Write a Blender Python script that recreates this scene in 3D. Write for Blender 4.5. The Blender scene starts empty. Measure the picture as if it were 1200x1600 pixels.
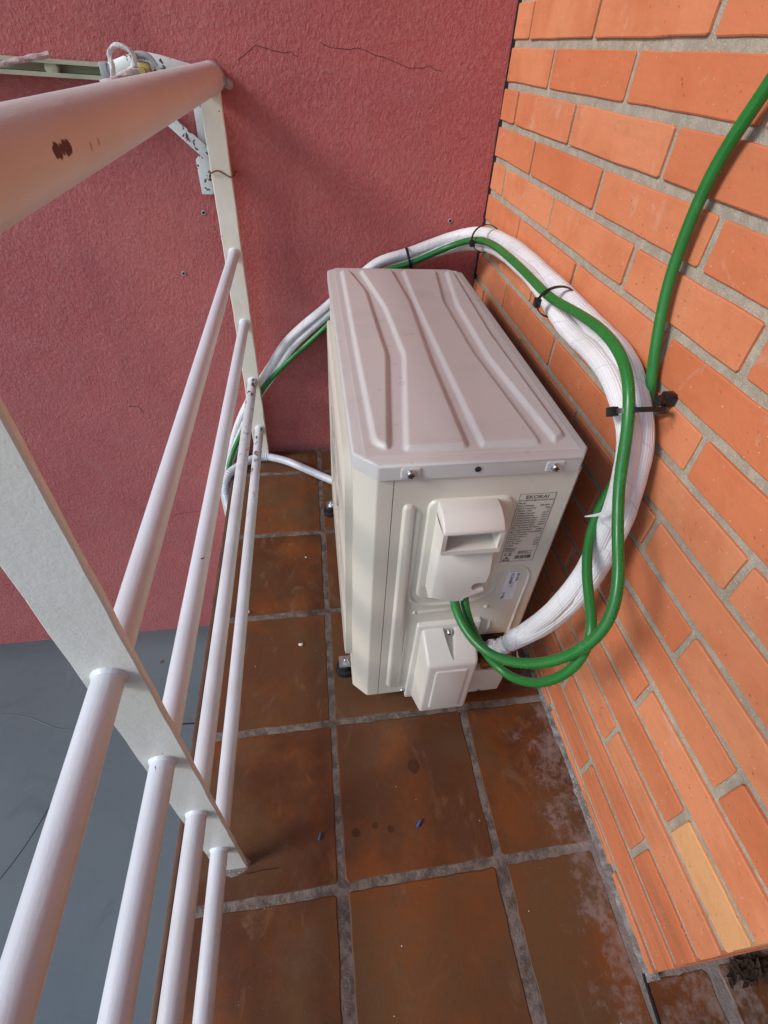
import bpy, bmesh, math, random
from mathutils import Vector, Matrix, noise as mnoise
R_ = math.radians
S = 0.26                      # metres per floor-tile pitch; all lengths below are in tile pitches
scn = bpy.context.scene
random.seed(7)

# ------------------------------------------------------------------ camera
cam_d = bpy.data.cameras.new('camera'); cam = bpy.data.objects.new('camera', cam_d)
scn.collection.objects.link(cam); scn.camera = cam
cam_d.sensor_fit = 'VERTICAL'; cam_d.sensor_height = 32.0; cam_d.sensor_width = 24.0
cam_d.lens = 778.41/1600*32.0
cam_d.shift_x = -(619.43-600)/1600
cam_d.shift_y = -(800-766.93)/1600
cam_d.clip_start = 0.01; cam_d.clip_end = 400
cam.location = (-0.0059*S, -0.6788*S, 3.8259*S)
cam.rotation_euler = (R_(48.574), R_(-3.5433), R_(-8.5074))

# ------------------------------------------------------------------ world, sun, exposure
W = bpy.data.worlds.new('World'); scn.world = W; W.use_nodes = True
nt = W.node_tree; nt.nodes.clear()
sky = nt.nodes.new('ShaderNodeTexSky'); sky.sky_type = 'NISHITA'; sky.sun_disc = False
SUN_EL, SUN_AZ = 34.0, -106.0          # azimuth from +Y, clockwise seen from above
sky.sun_elevation = R_(SUN_EL); sky.sun_rotation = R_(SUN_AZ)
sky.air_density = 1.25; sky.dust_density = 0.5; sky.ozone_density = 3.5
bg = nt.nodes.new('ShaderNodeBackground'); bg.inputs[1].default_value = 0.115
wo = nt.nodes.new('ShaderNodeOutputWorld')
nt.links.new(sky.outputs[0], bg.inputs[0]); nt.links.new(bg.outputs[0], wo.inputs[0])
sd = bpy.data.lights.new('sun', 'SUN'); sun = bpy.data.objects.new('sun', sd); scn.collection.objects.link(sun)
sd.energy = 1.5; sd.angle = R_(17); sd.color = (1.0, 0.97, 0.93)
az, el = R_(SUN_AZ), R_(SUN_EL)
sdir = Vector((math.sin(az)*math.cos(el), math.cos(az)*math.cos(el), math.sin(el)))
sun.rotation_euler = sdir.to_track_quat('Z', 'Y').to_euler(); sun.location = (-3, -2, 5)
scn.view_settings.view_transform = 'Standard'; scn.view_settings.look = 'None'
scn.view_settings.exposure = 0.72; scn.view_settings.gamma = 1.0
scn.view_settings.use_curve_mapping = False
scn.render.resolution_x = 768; scn.render.resolution_y = 1024

# ------------------------------------------------------------------ materials
class M:
    def __init__(s, name):
        s.m = bpy.data.materials.new(name); s.m.use_nodes = True
        s.t = s.m.node_tree; s.b = s.t.nodes['Principled BSDF']; s.tc = s.n('ShaderNodeTexCoord')
        s.co = s.tc.outputs['Object']
    def n(s, k): return s.t.nodes.new(k)
    def l(s, a, b): s.t.links.new(a, b)
    def world(s):
        g = s.n('ShaderNodeNewGeometry'); s.co = g.outputs['Position']; return s
    def rand_offset(s):
        oi = s.n('ShaderNodeObjectInfo'); v = s.n('ShaderNodeVectorMath'); v.operation = 'MULTIPLY_ADD'
        cb = s.n('ShaderNodeCombineXYZ')
        for i, k in enumerate((37.0, 91.0, 53.0)):
            mm = s.math('MULTIPLY', oi.outputs['Random'], k); s.l(mm, cb.inputs[i])
        a = s.n('ShaderNodeVectorMath'); a.operation = 'ADD'
        s.l(s.co, a.inputs[0]); s.l(cb.outputs[0], a.inputs[1]); s.co = a.outputs[0]
        s.rnd = oi.outputs['Random']; return s
    def scaled(s, v):
        mp = s.n('ShaderNodeMapping'); mp.inputs['Scale'].default_value = v; s.l(s.co, mp.inputs[0]); return mp.outputs[0]
    def noise(s, scale, detail=4, rough=0.55, co=None, dist=0):
        x = s.n('ShaderNodeTexNoise'); x.inputs['Scale'].default_value = scale
        x.inputs['Detail'].default_value = detail; x.inputs['Roughness'].default_value = rough
        x.inputs['Distortion'].default_value = dist
        s.l(co or s.co, x.inputs['Vector']); return x.outputs[0]
    def voro(s, scale, co=None, feature='F1'):
        x = s.n('ShaderNodeTexVoronoi'); x.feature = feature; x.inputs['Scale'].default_value = scale
        s.l(co or s.co, x.inputs['Vector']); return x.outputs[0]
    def ramp(s, f, a, b, ca=0.0, cb=1.0):
        x = s.n('ShaderNodeMapRange'); x.interpolation_type = 'SMOOTHSTEP'
        x.inputs[1].default_value = a; x.inputs[2].default_value = b
        x.inputs[3].default_value = ca; x.inputs[4].default_value = cb
        s.l(f, x.inputs[0]); return x.outputs[0]
    def mix(s, f, a, b, mode='MIX'):
        x = s.n('ShaderNodeMix'); x.data_type = 'RGBA'; x.blend_type = mode
        if isinstance(f, float): x.inputs[0].default_value = f
        else: s.l(f, x.inputs[0])
        for i, c in ((6, a), (7, b)):
            if isinstance(c, tuple): x.inputs[i].default_value = (*c, 1)
            else: s.l(c, x.inputs[i])
        return x.outputs[2]
    def math(s, op, a, b=None, c=None):
        x = s.n('ShaderNodeMath'); x.operation = op
        for i, v in enumerate((a, b, c)):
            if v is None: continue
            if isinstance(v, (int, float)): x.inputs[i].default_value = v
            else: s.l(v, x.inputs[i])
        return x.outputs[0]
    def axis(s, i, world=False):
        x = s.n('ShaderNodeSeparateXYZ')
        if world:
            g = s.n('ShaderNodeNewGeometry'); s.l(g.outputs['Position'], x.inputs[0])
        else: s.l(s.co, x.inputs[0])
        return x.outputs[i]
    def spot(s, p, r, jag=0.3, nscale=60):          # irregular spot mask round world point p (tile pitches)
        g = s.n('ShaderNodeNewGeometry'); d = s.n('ShaderNodeVectorMath'); d.operation = 'DISTANCE'
        s.l(g.outputs['Position'], d.inputs[0]); d.inputs[1].default_value = [c*S for c in p]
        nn = s.noise(nscale, 3, co=g.outputs['Position'])
        v = s.math('MULTIPLY_ADD', nn, jag*r*S*4, s.math('SUBTRACT', d.outputs['Value'], r*S+jag*r*S*2))
        return s.ramp(v, -0.0006, 0.0006, 1, 0)
    def color(s, c):
        if isinstance(c, tuple): s.b.inputs['Base Color'].default_value = (*c, 1)
        else: s.l(c, s.b.inputs['Base Color'])
        return s
    def rough(s, r):
        if isinstance(r, (int, float)): s.b.inputs['Roughness'].default_value = r
        else: s.l(r, s.b.inputs['Roughness'])
        return s
    def metal(s, v): s.b.inputs['Metallic'].default_value = v; return s
    def spec(s, v): s.b.inputs['Specular IOR Level'].default_value = v; return s
    def bump(s, h, strength=0.5, dist=0.002):
        x = s.n('ShaderNodeBump'); x.inputs['Strength'].default_value = strength; x.inputs['Distance'].default_value = dist
        if hasattr(s, 'lastb'): s.l(s.lastb, x.inputs['Normal'])
        s.l(h, x.inputs['Height']); s.l(x.outputs[0], s.b.inputs['Normal']); s.lastb = x.outputs[0]; return s

def mat_stucco():
    m = M('red_stucco').world()
    a = m.noise(140, 5, 0.6, co=m.scaled((1, 1, 0.75)), dist=0.6); b = m.noise(320, 3, 0.6); big = m.noise(3.2, 4, 0.6); mid = m.noise(16, 4, .6)
    c = m.mix(m.ramp(big, .3, .7), (.45, .100, .097), (.52, .130, .122))
    c = m.mix(m.ramp(mid, .35, .75, 0, .35), c, (.44, .15, .145))
    c = m.mix(m.ramp(a, .35, .72, 0, .45), c, (.56, .24, .23))  # grain crests tinted paler, highlights put into the colour
    # pale specks painted in as highlights
    c = m.mix(m.ramp(m.voro(16), .035, .012, 0, .55), c, (.62, .45, .40))
    z = m.axis(2); y = m.ramp(z, .18*S*3, .0, 0, 1)
    m.color(c).rough(.82).spec(.3)
    h = m.math('MULTIPLY_ADD', b, .35, a)
    st = m.noise(5, 4, .6, co=m.scaled((1, 1, .12)))
    c = m.mix(m.ramp(st, .52, .72, 0, .35), c, (.26, .065, .072)); m.color(c)
    m.bump(h, .9, .0040); m.bump(mid, .6, .006)
    return m.m
def mat_brick(name, c1, c2, c3):
    m = M(name).rand_offset()
    big = m.noise(9, 4, .6); fine = m.noise(120, 5, .65); streak = m.noise(55, 5, .7, co=m.scaled((.10, 1.2, 1)))
    r2 = m.math('FRACT', m.math('MULTIPLY', m.rnd, 17.3))
    c = m.mix(m.ramp(m.rnd, 0, 1), c1, c2)
    c = m.mix(m.math('MULTIPLY', m.ramp(big, .4, .75), .6), c, c3)
    zz = m.axis(2, True)
    wood = m.math('MULTIPLY', m.ramp(streak, .45, .72), m.ramp(zz, .95*S, .25*S, .14, .9))
    c = m.mix(wood, c, tuple(x*.55 for x in c2))
    pale = m.math('MULTIPLY', m.ramp(m.noise(28, 5, .7), .62, .74), .35)
    c = m.mix(pale, c, (.62, .38, .26))
    c = m.mix(m.ramp(m.voro(75), .10, .05, 0, .6), c, (.7, .5, .38))
    c = m.mix(m.ramp(m.voro(41), .06, .03, 0, .7), c, (.16, .07, .05))
    m.color(c).rough(.78).spec(.25)
    md2 = m.noise(26, 5, .7); c = m.mix(m.ramp(md2, .5, .72, 0, .30), c, tuple(x*.66 for x in c2)); m.color(c)
    pit = m.ramp(m.voro(70), .16, .06, 1, 0)
    pm = m.math('MULTIPLY', m.ramp(m.voro(70), .15, .07), m.ramp(m.noise(8, 2), .5, .62)); c = m.mix(m.math('MULTIPLY', pm, .55), c, (.22, .07, .035)); m.color(c)
    sm = m.ramp(m.noise(11, 6, .75, dist=1.5), .60, .70, 0, .30); c = m.mix(sm, c, (.60, .42, .32)); m.color(c)
    m.bump(m.math('MULTIPLY_ADD', streak, .5, fine), .6, .0014); m.bump(big, .5, .004); m.bump(md2, .5, .002); m.bump(pit, .5, .001)
    return m.m
def mat_mortar(name='mortar', c1=(.355, .305, .235), c2=(.46, .41, .325)):
    m = M(name).world()
    a = m.noise(60, 5, .65); b = m.noise(420, 3, .7); big = m.noise(6, 3)
    c = m.mix(m.ramp(a, .35, .7), c1, c2)
    c = m.mix(m.ramp(big, .4, .7, 0, .4), c, (.30, .28, .25))
    c = m.mix(m.ramp(m.voro(260), .22, .12, 0, .6), c, (.72, .68, .6))
    c = m.mix(m.ramp(m.voro(120), .085, .05), c, (.06, .05, .045))
    m.color(c).rough(.92).spec(.2); m.bump(m.math('MULTIPLY_ADD', b, .5, a), .9, .003)
    return m.m
def mat_grout():
    m = M('floor_grout').world()
    a = m.noise(45, 6, .7); b = m.noise(300, 3, .7)
    c = m.mix(m.ramp(a, .38, .62), (.10, .073, .058), (.215, .175, .148))
    c = m.mix(m.ramp(m.noise(13, 4), .55, .7, 0, .7), c, (.05, .035, .03))
    c = m.mix(m.ramp(m.axis(0), 1.2*S, 1.65*S, 0, .45), c, (.36, .33, .31))
    m.color(c).rough(.85); m.bump(m.math('MULTIPLY_ADD', b, .4, a), .9, .004)
    return m.m
def mat_tile():
    m = M('terracotta_tile'); g = m.n('ShaderNodeNewGeometry'); P_ = g.outputs['Position']
    m.rand_offset()
    big = m.noise(7, 4, .6); md = m.noise(30, 5, .65); fn = m.noise(260, 4, .7)
    c = m.mix(m.ramp(m.rnd, 0, 1), (.095, .034, .015), (.150, .064, .029))
    c = m.mix(m.ramp(big, .42, .68, 0, .8), c, (.215, .066, .018))
    c = m.mix(m.ramp(md, .5, .75, 0, .6), c, (.095, .045, .024))
    c = m.mix(m.ramp(m.noise(18, 6, .7, co=m.scaled((1, .5, 1)), dist=1.2), .55, .72, 0, .5), c, (.24, .13, .07))
    c = m.mix(m.ramp(m.noise(4.2, 3, .5, co=P_), .45, .7, 0, .7), c, (.125, .072, .034))
    # fine sandy speckle
    c = m.mix(m.ramp(m.voro(150), .09, .04, 0, .5), c, (.35, .24, .17))
    c = m.mix(m.ramp(m.voro(60), .05, .02, 0, .9), c, (.02, .012, .01))
    # lime bloom, strongest along the brick wall
    x = m.axis(0, True)
    bl = m.noise(14, 6, .72, co=P_); bl2 = m.noise(95, 4, .7, co=P_)
    near = m.ramp(x, 1.0*S, 1.68*S, 0.0, .20)
    msk = m.ramp(m.math('ADD', m.math('ADD', m.math('MULTIPLY', bl, .72), m.math('MULTIPLY', bl2, .34)), near), .66, .84, 0, .55)
    c = m.mix(msk, c, (.33, .27, .25))
    for p, r in (((.24, .30, 0), .022), ((.34, .265, 0), .022), ((.11, .27, 0), .03), ((.55, .62, 0), .045)):
        c = m.mix(m.math('MULTIPLY', m.spot(p, r, .4, 50), .6), c, (.04, .015, .008))
    m.color(c)
    m.rough(m.ramp(m.math('ADD', md, m.math('MULTIPLY', msk, .6)), .35, .9, .36, .75)).spec(.28)
    m.bump(m.math('MULTIPLY_ADD', fn, .5, md), .35, .0012); m.bump(big, .5, .004)
    return m.m
def mat_paint(name, c1, c2, chips=0.0, chipzone=None, rough=.38, spots=(), rust=True):
    m = M(name).world()
    a = m.noise(9, 4, .6); b = m.noise(90, 4, .6, co=m.scaled((1, .22, 1))); c_ = m.noise(480, 3)
    c = m.mix(m.ramp(a, .35, .7), c1, c2)
    c = m.mix(m.ramp(b, .55, .85, 0, .22), c, tuple(x*.72 for x in c1))
    hm = None
    if chips:
        n1 = m.noise(75, 4, .55, co=m.scaled((1, .55, 1)), dist=.4)
        k = m.ramp(n1, chips, chips+.012)
        if chipzone:
            ax, lo, hi = chipzone; k = m.math('MULTIPLY', k, m.ramp(m.axis(ax), lo*S, hi*S))
        c = m.mix(k, c, (.10, .035, .022)); hm = k
    for p, r, col, jag in spots:
        k = m.spot(p, r, jag, 190); c = m.mix(k, c, col)
    m.color(c).rough(m.ramp(b, .3, .8, rough-.06, rough+.14)).spec(.5)
    m.bump(m.math('MULTIPLY_ADD', c_, .25, b), .32, .0014); m.bump(m.noise(330, 2, co=m.scaled((1, .06, 1))), .25, .0006)
    if hm: m.bump(m.math('SUBTRACT', 1.0, hm), .6, .0005)
    return m.m
def mat_plain(name, c, rough=.5, metal=0, var=.12, ns=25, bump=0.1, spec=.5, bs=300):
    m = M(name).world()
    k = m.ramp(m.noise(ns, 4, .6), .35, .7)
    m.color(m.mix(k, c, tuple(min(1, x*(1-var)) for x in c))).rough(rough).metal(metal).spec(spec)
    if bump: m.bump(m.noise(bs, 3), bump, .0008)
    return m.m
def mat_casing(name, c, dirt=.15, marks=()):
    m = M(name).world()
    dro = m.voro(33, feature='F1'); a = m.noise(12, 5, .65); f = m.noise(1300, 2)
    c0 = m.mix(m.ramp(a, .45, .8, 0, dirt), c, tuple(x*.72 for x in c))
    c0 = m.mix(m.ramp(m.voro(24), .055, .04, 0, dirt), c0, tuple(x*.5 for x in c))
    for q, (p, r) in enumerate(marks):
        k1 = m.spot(p, r, .35, 160); k2 = m.spot(p, r*.72, .35, 160)
        c0 = m.mix(m.math('MULTIPLY', m.math('SUBTRACT', k1, m.math('MULTIPLY', k2, .75)), .45), c0, tuple(x*.42 for x in c))
    m.color(c0).rough(m.ramp(a, .3, .7, .36, .46)).spec(.5); m.bump(f, .14, .0006)
    return m.m
def mat_cable():
    m = M('green_cable_sheath')
    sep = m.n('ShaderNodeSeparateXYZ'); m.l(m.tc.outputs['UV'], sep.inputs[0]); u, v = sep.outputs[0], sep.outputs[1]
    m.world()
    c = m.mix(m.ramp(m.noise(14, 4), .4, .7), (.018, .165, .028), (.022, .205, .036))
    c = m.mix(m.ramp(m.noise(60, 5, .7), .60, .74, 0, .35), c, (.20, .36, .20)); c = m.mix(m.ramp(m.noise(7, 4, .6), .5, .72, 0, .3), c, (.03, .12, .035))
    # faint printed marking along the sheath: UV v runs in metres, u round the sheath
    strip = m.math('MULTIPLY', m.ramp(u, .375, .38), m.ramp(u, .415, .41))
    wv = m.n('ShaderNodeTexNoise'); wv.noise_dimensions = '1D'; wv.inputs['Scale'].default_value = 420; wv.inputs['Detail'].default_value = 1
    m.l(v, wv.inputs['W'])
    wg = m.n('ShaderNodeTexNoise'); wg.noise_dimensions = '1D'; wg.inputs['Scale'].default_value = 30; wg.inputs['Detail'].default_value = 0
    m.l(v, wg.inputs['W'])
    k = m.math('MULTIPLY', m.math('MULTIPLY', strip, m.ramp(wv.outputs[0], .48, .52)), m.ramp(wg.outputs[0], .42, .46))
    c = m.mix(m.math('MULTIPLY', k, .85), c, (.012, .03, .012))
    m.color(c).rough(m.ramp(m.noise(40, 3), .3, .7, .26, .40)).spec(.5); m.bump(m.noise(120, 3), .12, .001)
    return m.m
def mat_tape():
    m = M('white_pipe_tape')
    sep = m.n('ShaderNodeSeparateXYZ'); m.l(m.tc.outputs['UV'], sep.inputs[0]); u, v = sep.outputs[0], sep.outputs[1]
    m.world()
    nz = m.noise(18, 3)
    rib = m.math('SINE', m.math('ADD', m.math('MULTIPLY', u, 6.2832*26), m.math('MULTIPLY', nz, 5)))
    # overlapping wraps: saw-tooth along v, slanted by u
    ph = m.math('FRACT', m.math('ADD', m.math('MULTIPLY', v, 13.0), m.math('ADD', m.math('MULTIPLY', u, 1.0), m.math('MULTIPLY', nz, .5))))
    edge = m.ramp(ph, .0, .05, 1, 0)
    c = m.mix(m.ramp(m.noise(10, 4), .4, .7), (.80, .80, .82), (.70, .69, .70))
    c = m.mix(m.ramp(rib, .1, -.9, 0, .13), c, (.50, .49, .50))
    c = m.mix(m.math('MULTIPLY', edge, .35), c, (.32, .31, .31))
    c = m.mix(m.ramp(m.noise(70, 5, .7), .64, .74, 0, .25), c, (.45, .43, .42))
    m.color(c).rough(.5).spec(.4)
    m.bump(rib, .35, .0006); m.bump(ph, .9, .0022); m.bump(m.noise(85, 4, .6), .5, .0025)
    return m.m
def mat_sheet():
    m = M('grey_blue_roof_sheet').world()
    a = m.noise(1.6, 4, .5); b = m.noise(40, 4, .7)
    c = m.mix(m.ramp(a, .35, .7), (.125, .160, .172), (.150, .185, .195))
    c = m.mix(m.ramp(m.voro(7), .012, .006, 0, .8), c, (.6, .6, .6))
    c = m.mix(m.ramp(b, .5, .8, 0, .30), c, (.19, .22, .23))
    c = m.mix(m.ramp(m.noise(5, 6, .75, dist=1), .52, .72, 0, .45), c, (.085, .105, .11))
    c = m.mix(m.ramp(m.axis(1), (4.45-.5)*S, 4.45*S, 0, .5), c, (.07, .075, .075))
    c = m.mix(m.spot((-2.60, 3.86, -3.594), .035, .4, 20), c, (.13, .09, .05))
    m.color(c).rough(m.ramp(a, .3, .7, .28, .40)).spec(.5); m.bump(a, .15, .004)
    return m.m

MAT = {}
MAT['stucco'] = mat_stucco()
MAT['brick'] = mat_brick('brick_face', (.60, .185, .080), (.68, .260, .125), (.52, .140, .052))
MAT['brick_y'] = mat_brick('yellow_brick_face', (.72, .36, .155), (.74, .38, .17), (.68, .31, .13))
MAT['mortar'] = mat_mortar()
MAT['cement'] = mat_mortar('cement_fillet', (.12, .10, .09), (.34, .31, .29))
MAT['grout'] = mat_grout(); MAT['tile'] = mat_tile(); MAT['sheet'] = mat_sheet()
MAT['edge'] = mat_plain('slab_edge_trim', (.16, .085, .050), .55, 0, .3)
MAT['slab'] = mat_plain('slab_render', (.34, .26, .22), .9, 0, .2, bump=.4)
MAT['rail'] = mat_paint('handrail_paint', (.68, .65, .62), (.72, .70, .67), spots=tuple(((-.5633, y, 3.604), r, (.075, .022, .016), .16) for y, r in ((.79, .013), (.81, .018), (.835, .012), (.86, .018), (.88, .015)))+tuple(((-.562, y, 3.584+.02*(y-1)), .010, (.50, .36, .27), .5) for y in (1.03, 1.10)), rough=.42)
MAT['rod'] = mat_paint('rod_paint', (.69, .725, .77), (.63, .655, .69), rough=.34, chips=.745)
MAT['rod_chip'] = mat_paint('chipped_rod_paint', (.66, .68, .71), (.58, .58, .60), chips=.60, chipzone=(1, 2.2, 4.2), rough=.4)
MAT['post'] = mat_paint('post_paint', (.74, .71, .64), (.78, .76, .71), chips=.74, rough=.42)
MAT['rusty_post'] = mat_paint('far_post_paint', (.74, .68, .56), (.80, .75, .66), chips=.70, rough=.45, spots=(((-.575, 4.38, 2.78), .05, (.60, .36, .12), .5), ((-.60, 4.38, .0), .06, (.35, .20, .10), .5)))
MAT['chip_white'] = mat_paint('flaking_bracket_paint', (.74, .76, .74), (.66, .68, .66), chips=.60, rough=.45)
MAT['lid'] = mat_casing('shaded_lid_paint', (.57, .548, .53), .4, [((.505, 1.42, 2.38), .016), ((.51, 1.60, 2.38), .013), ((.50, 1.86, 2.38), .020), ((.50, 1.93, 2.38), .014), ((.49, 2.10, 2.38), .012), ((.50, 2.35, 2.38), .015), ((.475, 2.75, 2.38), .018), ((.44, 3.15, 2.38), .016), ((.76, 3.3, 2.38), .012), ((.35, 1.75, 2.40), .010), ((.62, 2.46, 2.40), .012), ((.66, 2.48, 2.40), .014), ((1.02, 1.17, 2.38), .012)])  # casing paint toned darker for the weaker light on top; listed marks are stains
MAT['case'] = mat_casing('casing_side_paint', (.66, .62, .535), .12)
MAT['plastic'] = mat_casing('casing_plastic', (.68, .635, .58), .06)
MAT['dark'] = mat_plain('dark_recess', (.02, .018, .016), .7)
MAT['rubber'] = mat_plain('black_rubber', (.012, .012, .013), .55)
MAT['zinc'] = mat_plain('zinc_metal', (.62, .64, .66), .32, 1.0, .25)
MAT['brass'] = mat_plain('brass', (.55, .36, .14), .35, 1.0, .3)
MAT['copper'] = mat_plain('copper', (.55, .25, .15), .35, 1.0, .3)
MAT['fin'] = mat_plain('dark_coil_fins', (.03, .032, .035), .5, .6)
MAT['seam'] = mat_plain('roof_seam_mark', (.09, .115, .12), .6)
MAT['tie'] = mat_plain('black_nylon', (.010, .010, .011), .35)
MAT['ink'] = mat_plain('label_ink', (.03, .028, .026), .6, bump=0)
MAT['label'] = mat_plain('label_beige', (.63, .59, .515), .45, bump=0, var=.03)
MAT['sticker'] = mat_plain('sticker_white', (.76, .75, .80), .4, bump=0, var=.03)
MAT['greyplastic'] = mat_plain('grey_moulded_plastic', (.42, .41, .42), .5)
MAT['cable'] = mat_cable(); MAT['tape'] = mat_tape()
MAT['foam'] = mat_plain('pale_foam', (.78, .76, .72), .8, 0, .1, bump=.5, bs=200)
MAT['drain'] = mat_plain('drain_hose_plastic', (.60, .62, .68), .35, 0, .1)
MAT['duct'] = mat_plain('white_duct_plastic', (.78, .77, .73), .4, 0, .08)
MAT['channel'] = mat_paint('old_cream_channel', (.44, .43, .30), (.52, .50, .38), chips=.66, rough=.4)
MAT['rope'] = mat_plain('pink_white_rope', (.60, .42, .40), .9, 0, .45, ns=260, bump=.6)
MAT['rope_w'] = mat_plain('white_rope', (.72, .68, .66), .9, 0, .3, ns=260, bump=.6)
MAT['rust'] = mat_plain('rusty_wire', (.28, .12, .05), .8, .3, .4, ns=120)
MAT['crack'] = mat_plain('crack_dark', (.075, .015, .018), .95, bump=0)
MAT['black_gap'] = mat_plain('crack_black', (.012, .009, .008), .95, bump=0)
MAT['blue'] = mat_plain('blue_plastic', (.05, .14, .35), .4)
MAT['pebble'] = mat_plain('white_chip', (.75, .73, .70), .8)
MAT['leaf'] = mat_plain('dry_leaf', (.045, .025, .015), .9, 0, .5, ns=60)
MAT['door'] = mat_plain('brown_door_paint', (.10, .045, .025), .5)
MAT['copperfoil'] = MAT['copper']

# ------------------------------------------------------------------ helpers
ORG = {}
def props(o, label=None, cat=None, group=None, kind=None):
    if label: o['label'] = label
    if cat: o['category'] = cat
    if group: o['group'] = group
    if kind: o['kind'] = kind
    return o
def link(o, parent=None, origin=(0, 0, 0)):
    scn.collection.objects.link(o); o.location = Vector(origin)*S
    ORG[o.name] = Vector(origin)*S
    if parent is not None:
        o.parent = parent; o.matrix_parent_inverse = Matrix.Translation(-ORG[parent.name])
    return o
def empty(name, origin, **k):
    o = bpy.data.objects.new(name, None); o.empty_display_size = .05; link(o, None, origin); return props(o, **k)
def mesh_from(name, verts, faces, mat, smooth=False, uvs=None):
    me = bpy.data.meshes.new(name); me.from_pydata([Vector(v)*S for v in verts], [], faces)
    if smooth: me.polygons.foreach_set('use_smooth', [True]*len(me.polygons))
    if mat: me.materials.append(mat)
    me.update(); return me
def obj(name, bm_or_vf, mat, parent=None, origin=None, smooth=None, sharp=35, **k):
    """bm_or_vf: bmesh in tile pitches (world coordinates)"""
    if isinstance(bm_or_vf, bmesh.types.BMesh): bm = bm_or_vf
    else:
        bm = bmesh.new(); vs = [bm.verts.new(v) for v in bm_or_vf[0]]
        for f in bm_or_vf[1]:
            try: bm.faces.new([vs[i] for i in f])
            except ValueError: pass
    if origin is None:
        xs = [v.co for v in bm.verts]
        lo = Vector([min(c[i] for c in xs) for i in range(3)]); hi = Vector([max(c[i] for c in xs) for i in range(3)])
        origin = ((lo.x+hi.x)/2, (lo.y+hi.y)/2, lo.z)
    o_ = Vector(origin)
    for v in bm.verts: v.co = (v.co-o_)*S
    bmesh.ops.recalc_face_normals(bm, faces=bm.faces[:])
    me = bpy.data.meshes.new(name); bm.to_mesh(me); bm.free()
    if smooth is not False and smooth is not None or smooth is None:
        me.polygons.foreach_set('use_smooth', [True]*len(me.polygons))
        me.set_sharp_from_angle(angle=R_(sharp))
    me.materials.append(mat)
    ob = bpy.data.objects.new(name, me); link(ob, parent, origin); return props(ob, **k)

def add_box(bm, x0, x1, y0, y1, z0, z1, bev=0, seg=2):
    r = bmesh.ops.create_cube(bm, size=1); vs = r['verts']
    for v in vs:
        v.co = Vector((x0+(v.co.x+.5)*(x1-x0), y0+(v.co.y+.5)*(y1-y0), z0+(v.co.z+.5)*(z1-z0)))
    if bev:
        es = list({e for v in vs for e in v.link_edges})
        bmesh.ops.bevel(bm, geom=es, offset=bev, segments=seg, profile=.5, affect='EDGES')
    return bm
def box(*a, **k): return add_box(bmesh.new(), *a, **k)
def add_cyl(bm, p0, p1, r, seg=20, r2=None, bev=0):
    p0, p1 = Vector(p0), Vector(p1); d = p1-p0
    q = d.to_track_quat('Z', 'Y').to_matrix().to_4x4()
    res = bmesh.ops.create_cone(bm, cap_ends=True, segments=seg, radius1=r, radius2=r if r2 is None else r2, depth=d.length,
                                matrix=Matrix.Translation((p0+p1)/2) @ q)
    if bev:
        es = [e for e in {e for v in res['verts'] for e in v.link_edges} if any(len(f.verts) > 4 for f in e.link_faces)]
        bmesh.ops.bevel(bm, geom=es, offset=bev, segments=2, profile=.5, affect='EDGES')
    return bm
def cyl(*a, **k): return add_cyl(bmesh.new(), *a, **k)
def add_prism(bm, poly, axis, a, b):
    """poly of 2D points, extruded along axis (0,1,2) from a to b"""
    def P(p, t):
        return {0: (t, p[0], p[1]), 1: (p[0], t, p[1]), 2: (p[0], p[1], t)}[axis]
    A = [bm.verts.new(P(p, a)) for p in poly]; B = [bm.verts.new(P(p, b)) for p in poly]
    n = len(poly); bm.faces.new(A); bm.faces.new(B[::-1])
    for i in range(n): bm.faces.new((A[i], A[(i+1) % n], B[(i+1) % n], B[i]))
    return A+B
def prism(poly, axis, a, b, bev=0, seg=2):
    bm = bmesh.new(); add_prism(bm, poly, axis, a, b)
    if bev: bmesh.ops.bevel(bm, geom=bm.edges[:], offset=bev, segments=seg, profile=.5, affect='EDGES')
    return bm
def spline(P, step=.05):
    P = [Vector(p) for p in P]; out = []
    Q = [P[0]*2-P[1]]+P+[P[-1]*2-P[-2]]
    for i in range(1, len(Q)-2):
        a, b, c, d = Q[i-1:i+3]
        n = max(2, int((c-b).length/step))
        # centripetal Catmull-Rom
        t0 = 0; t1 = (b-a).length**.5+1e-6; t2 = t1+(c-b).length**.5+1e-6; t3 = t2+(d-c).length**.5+1e-6
        for j in range(n):
            t = t1+(t2-t1)*j/n
            A1 = a*((t1-t)/(t1-t0))+b*((t-t0)/(t1-t0)); A2 = b*((t2-t)/(t2-t1))+c*((t-t1)/(t2-t1)); A3 = c*((t3-t)/(t3-t2))+d*((t-t2)/(t3-t2))
            B1 = A1*((t2-t)/(t2-t0))+A2*((t-t0)/(t2-t0)); B2 = A2*((t3-t)/(t3-t1))+A3*((t-t1)/(t3-t1))
            out.append(B1*((t2-t)/(t2-t1))+B2*((t-t1)/(t2-t1)))
    out.append(P[-1]); return out
def smooth_path(p, it=3):
    for _ in range(it): p = [p[0]]+[(p[i-1]+p[i]*2+p[i+1])/4 for i in range(1, len(p)-1)]+[p[-1]]
    return p
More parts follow.
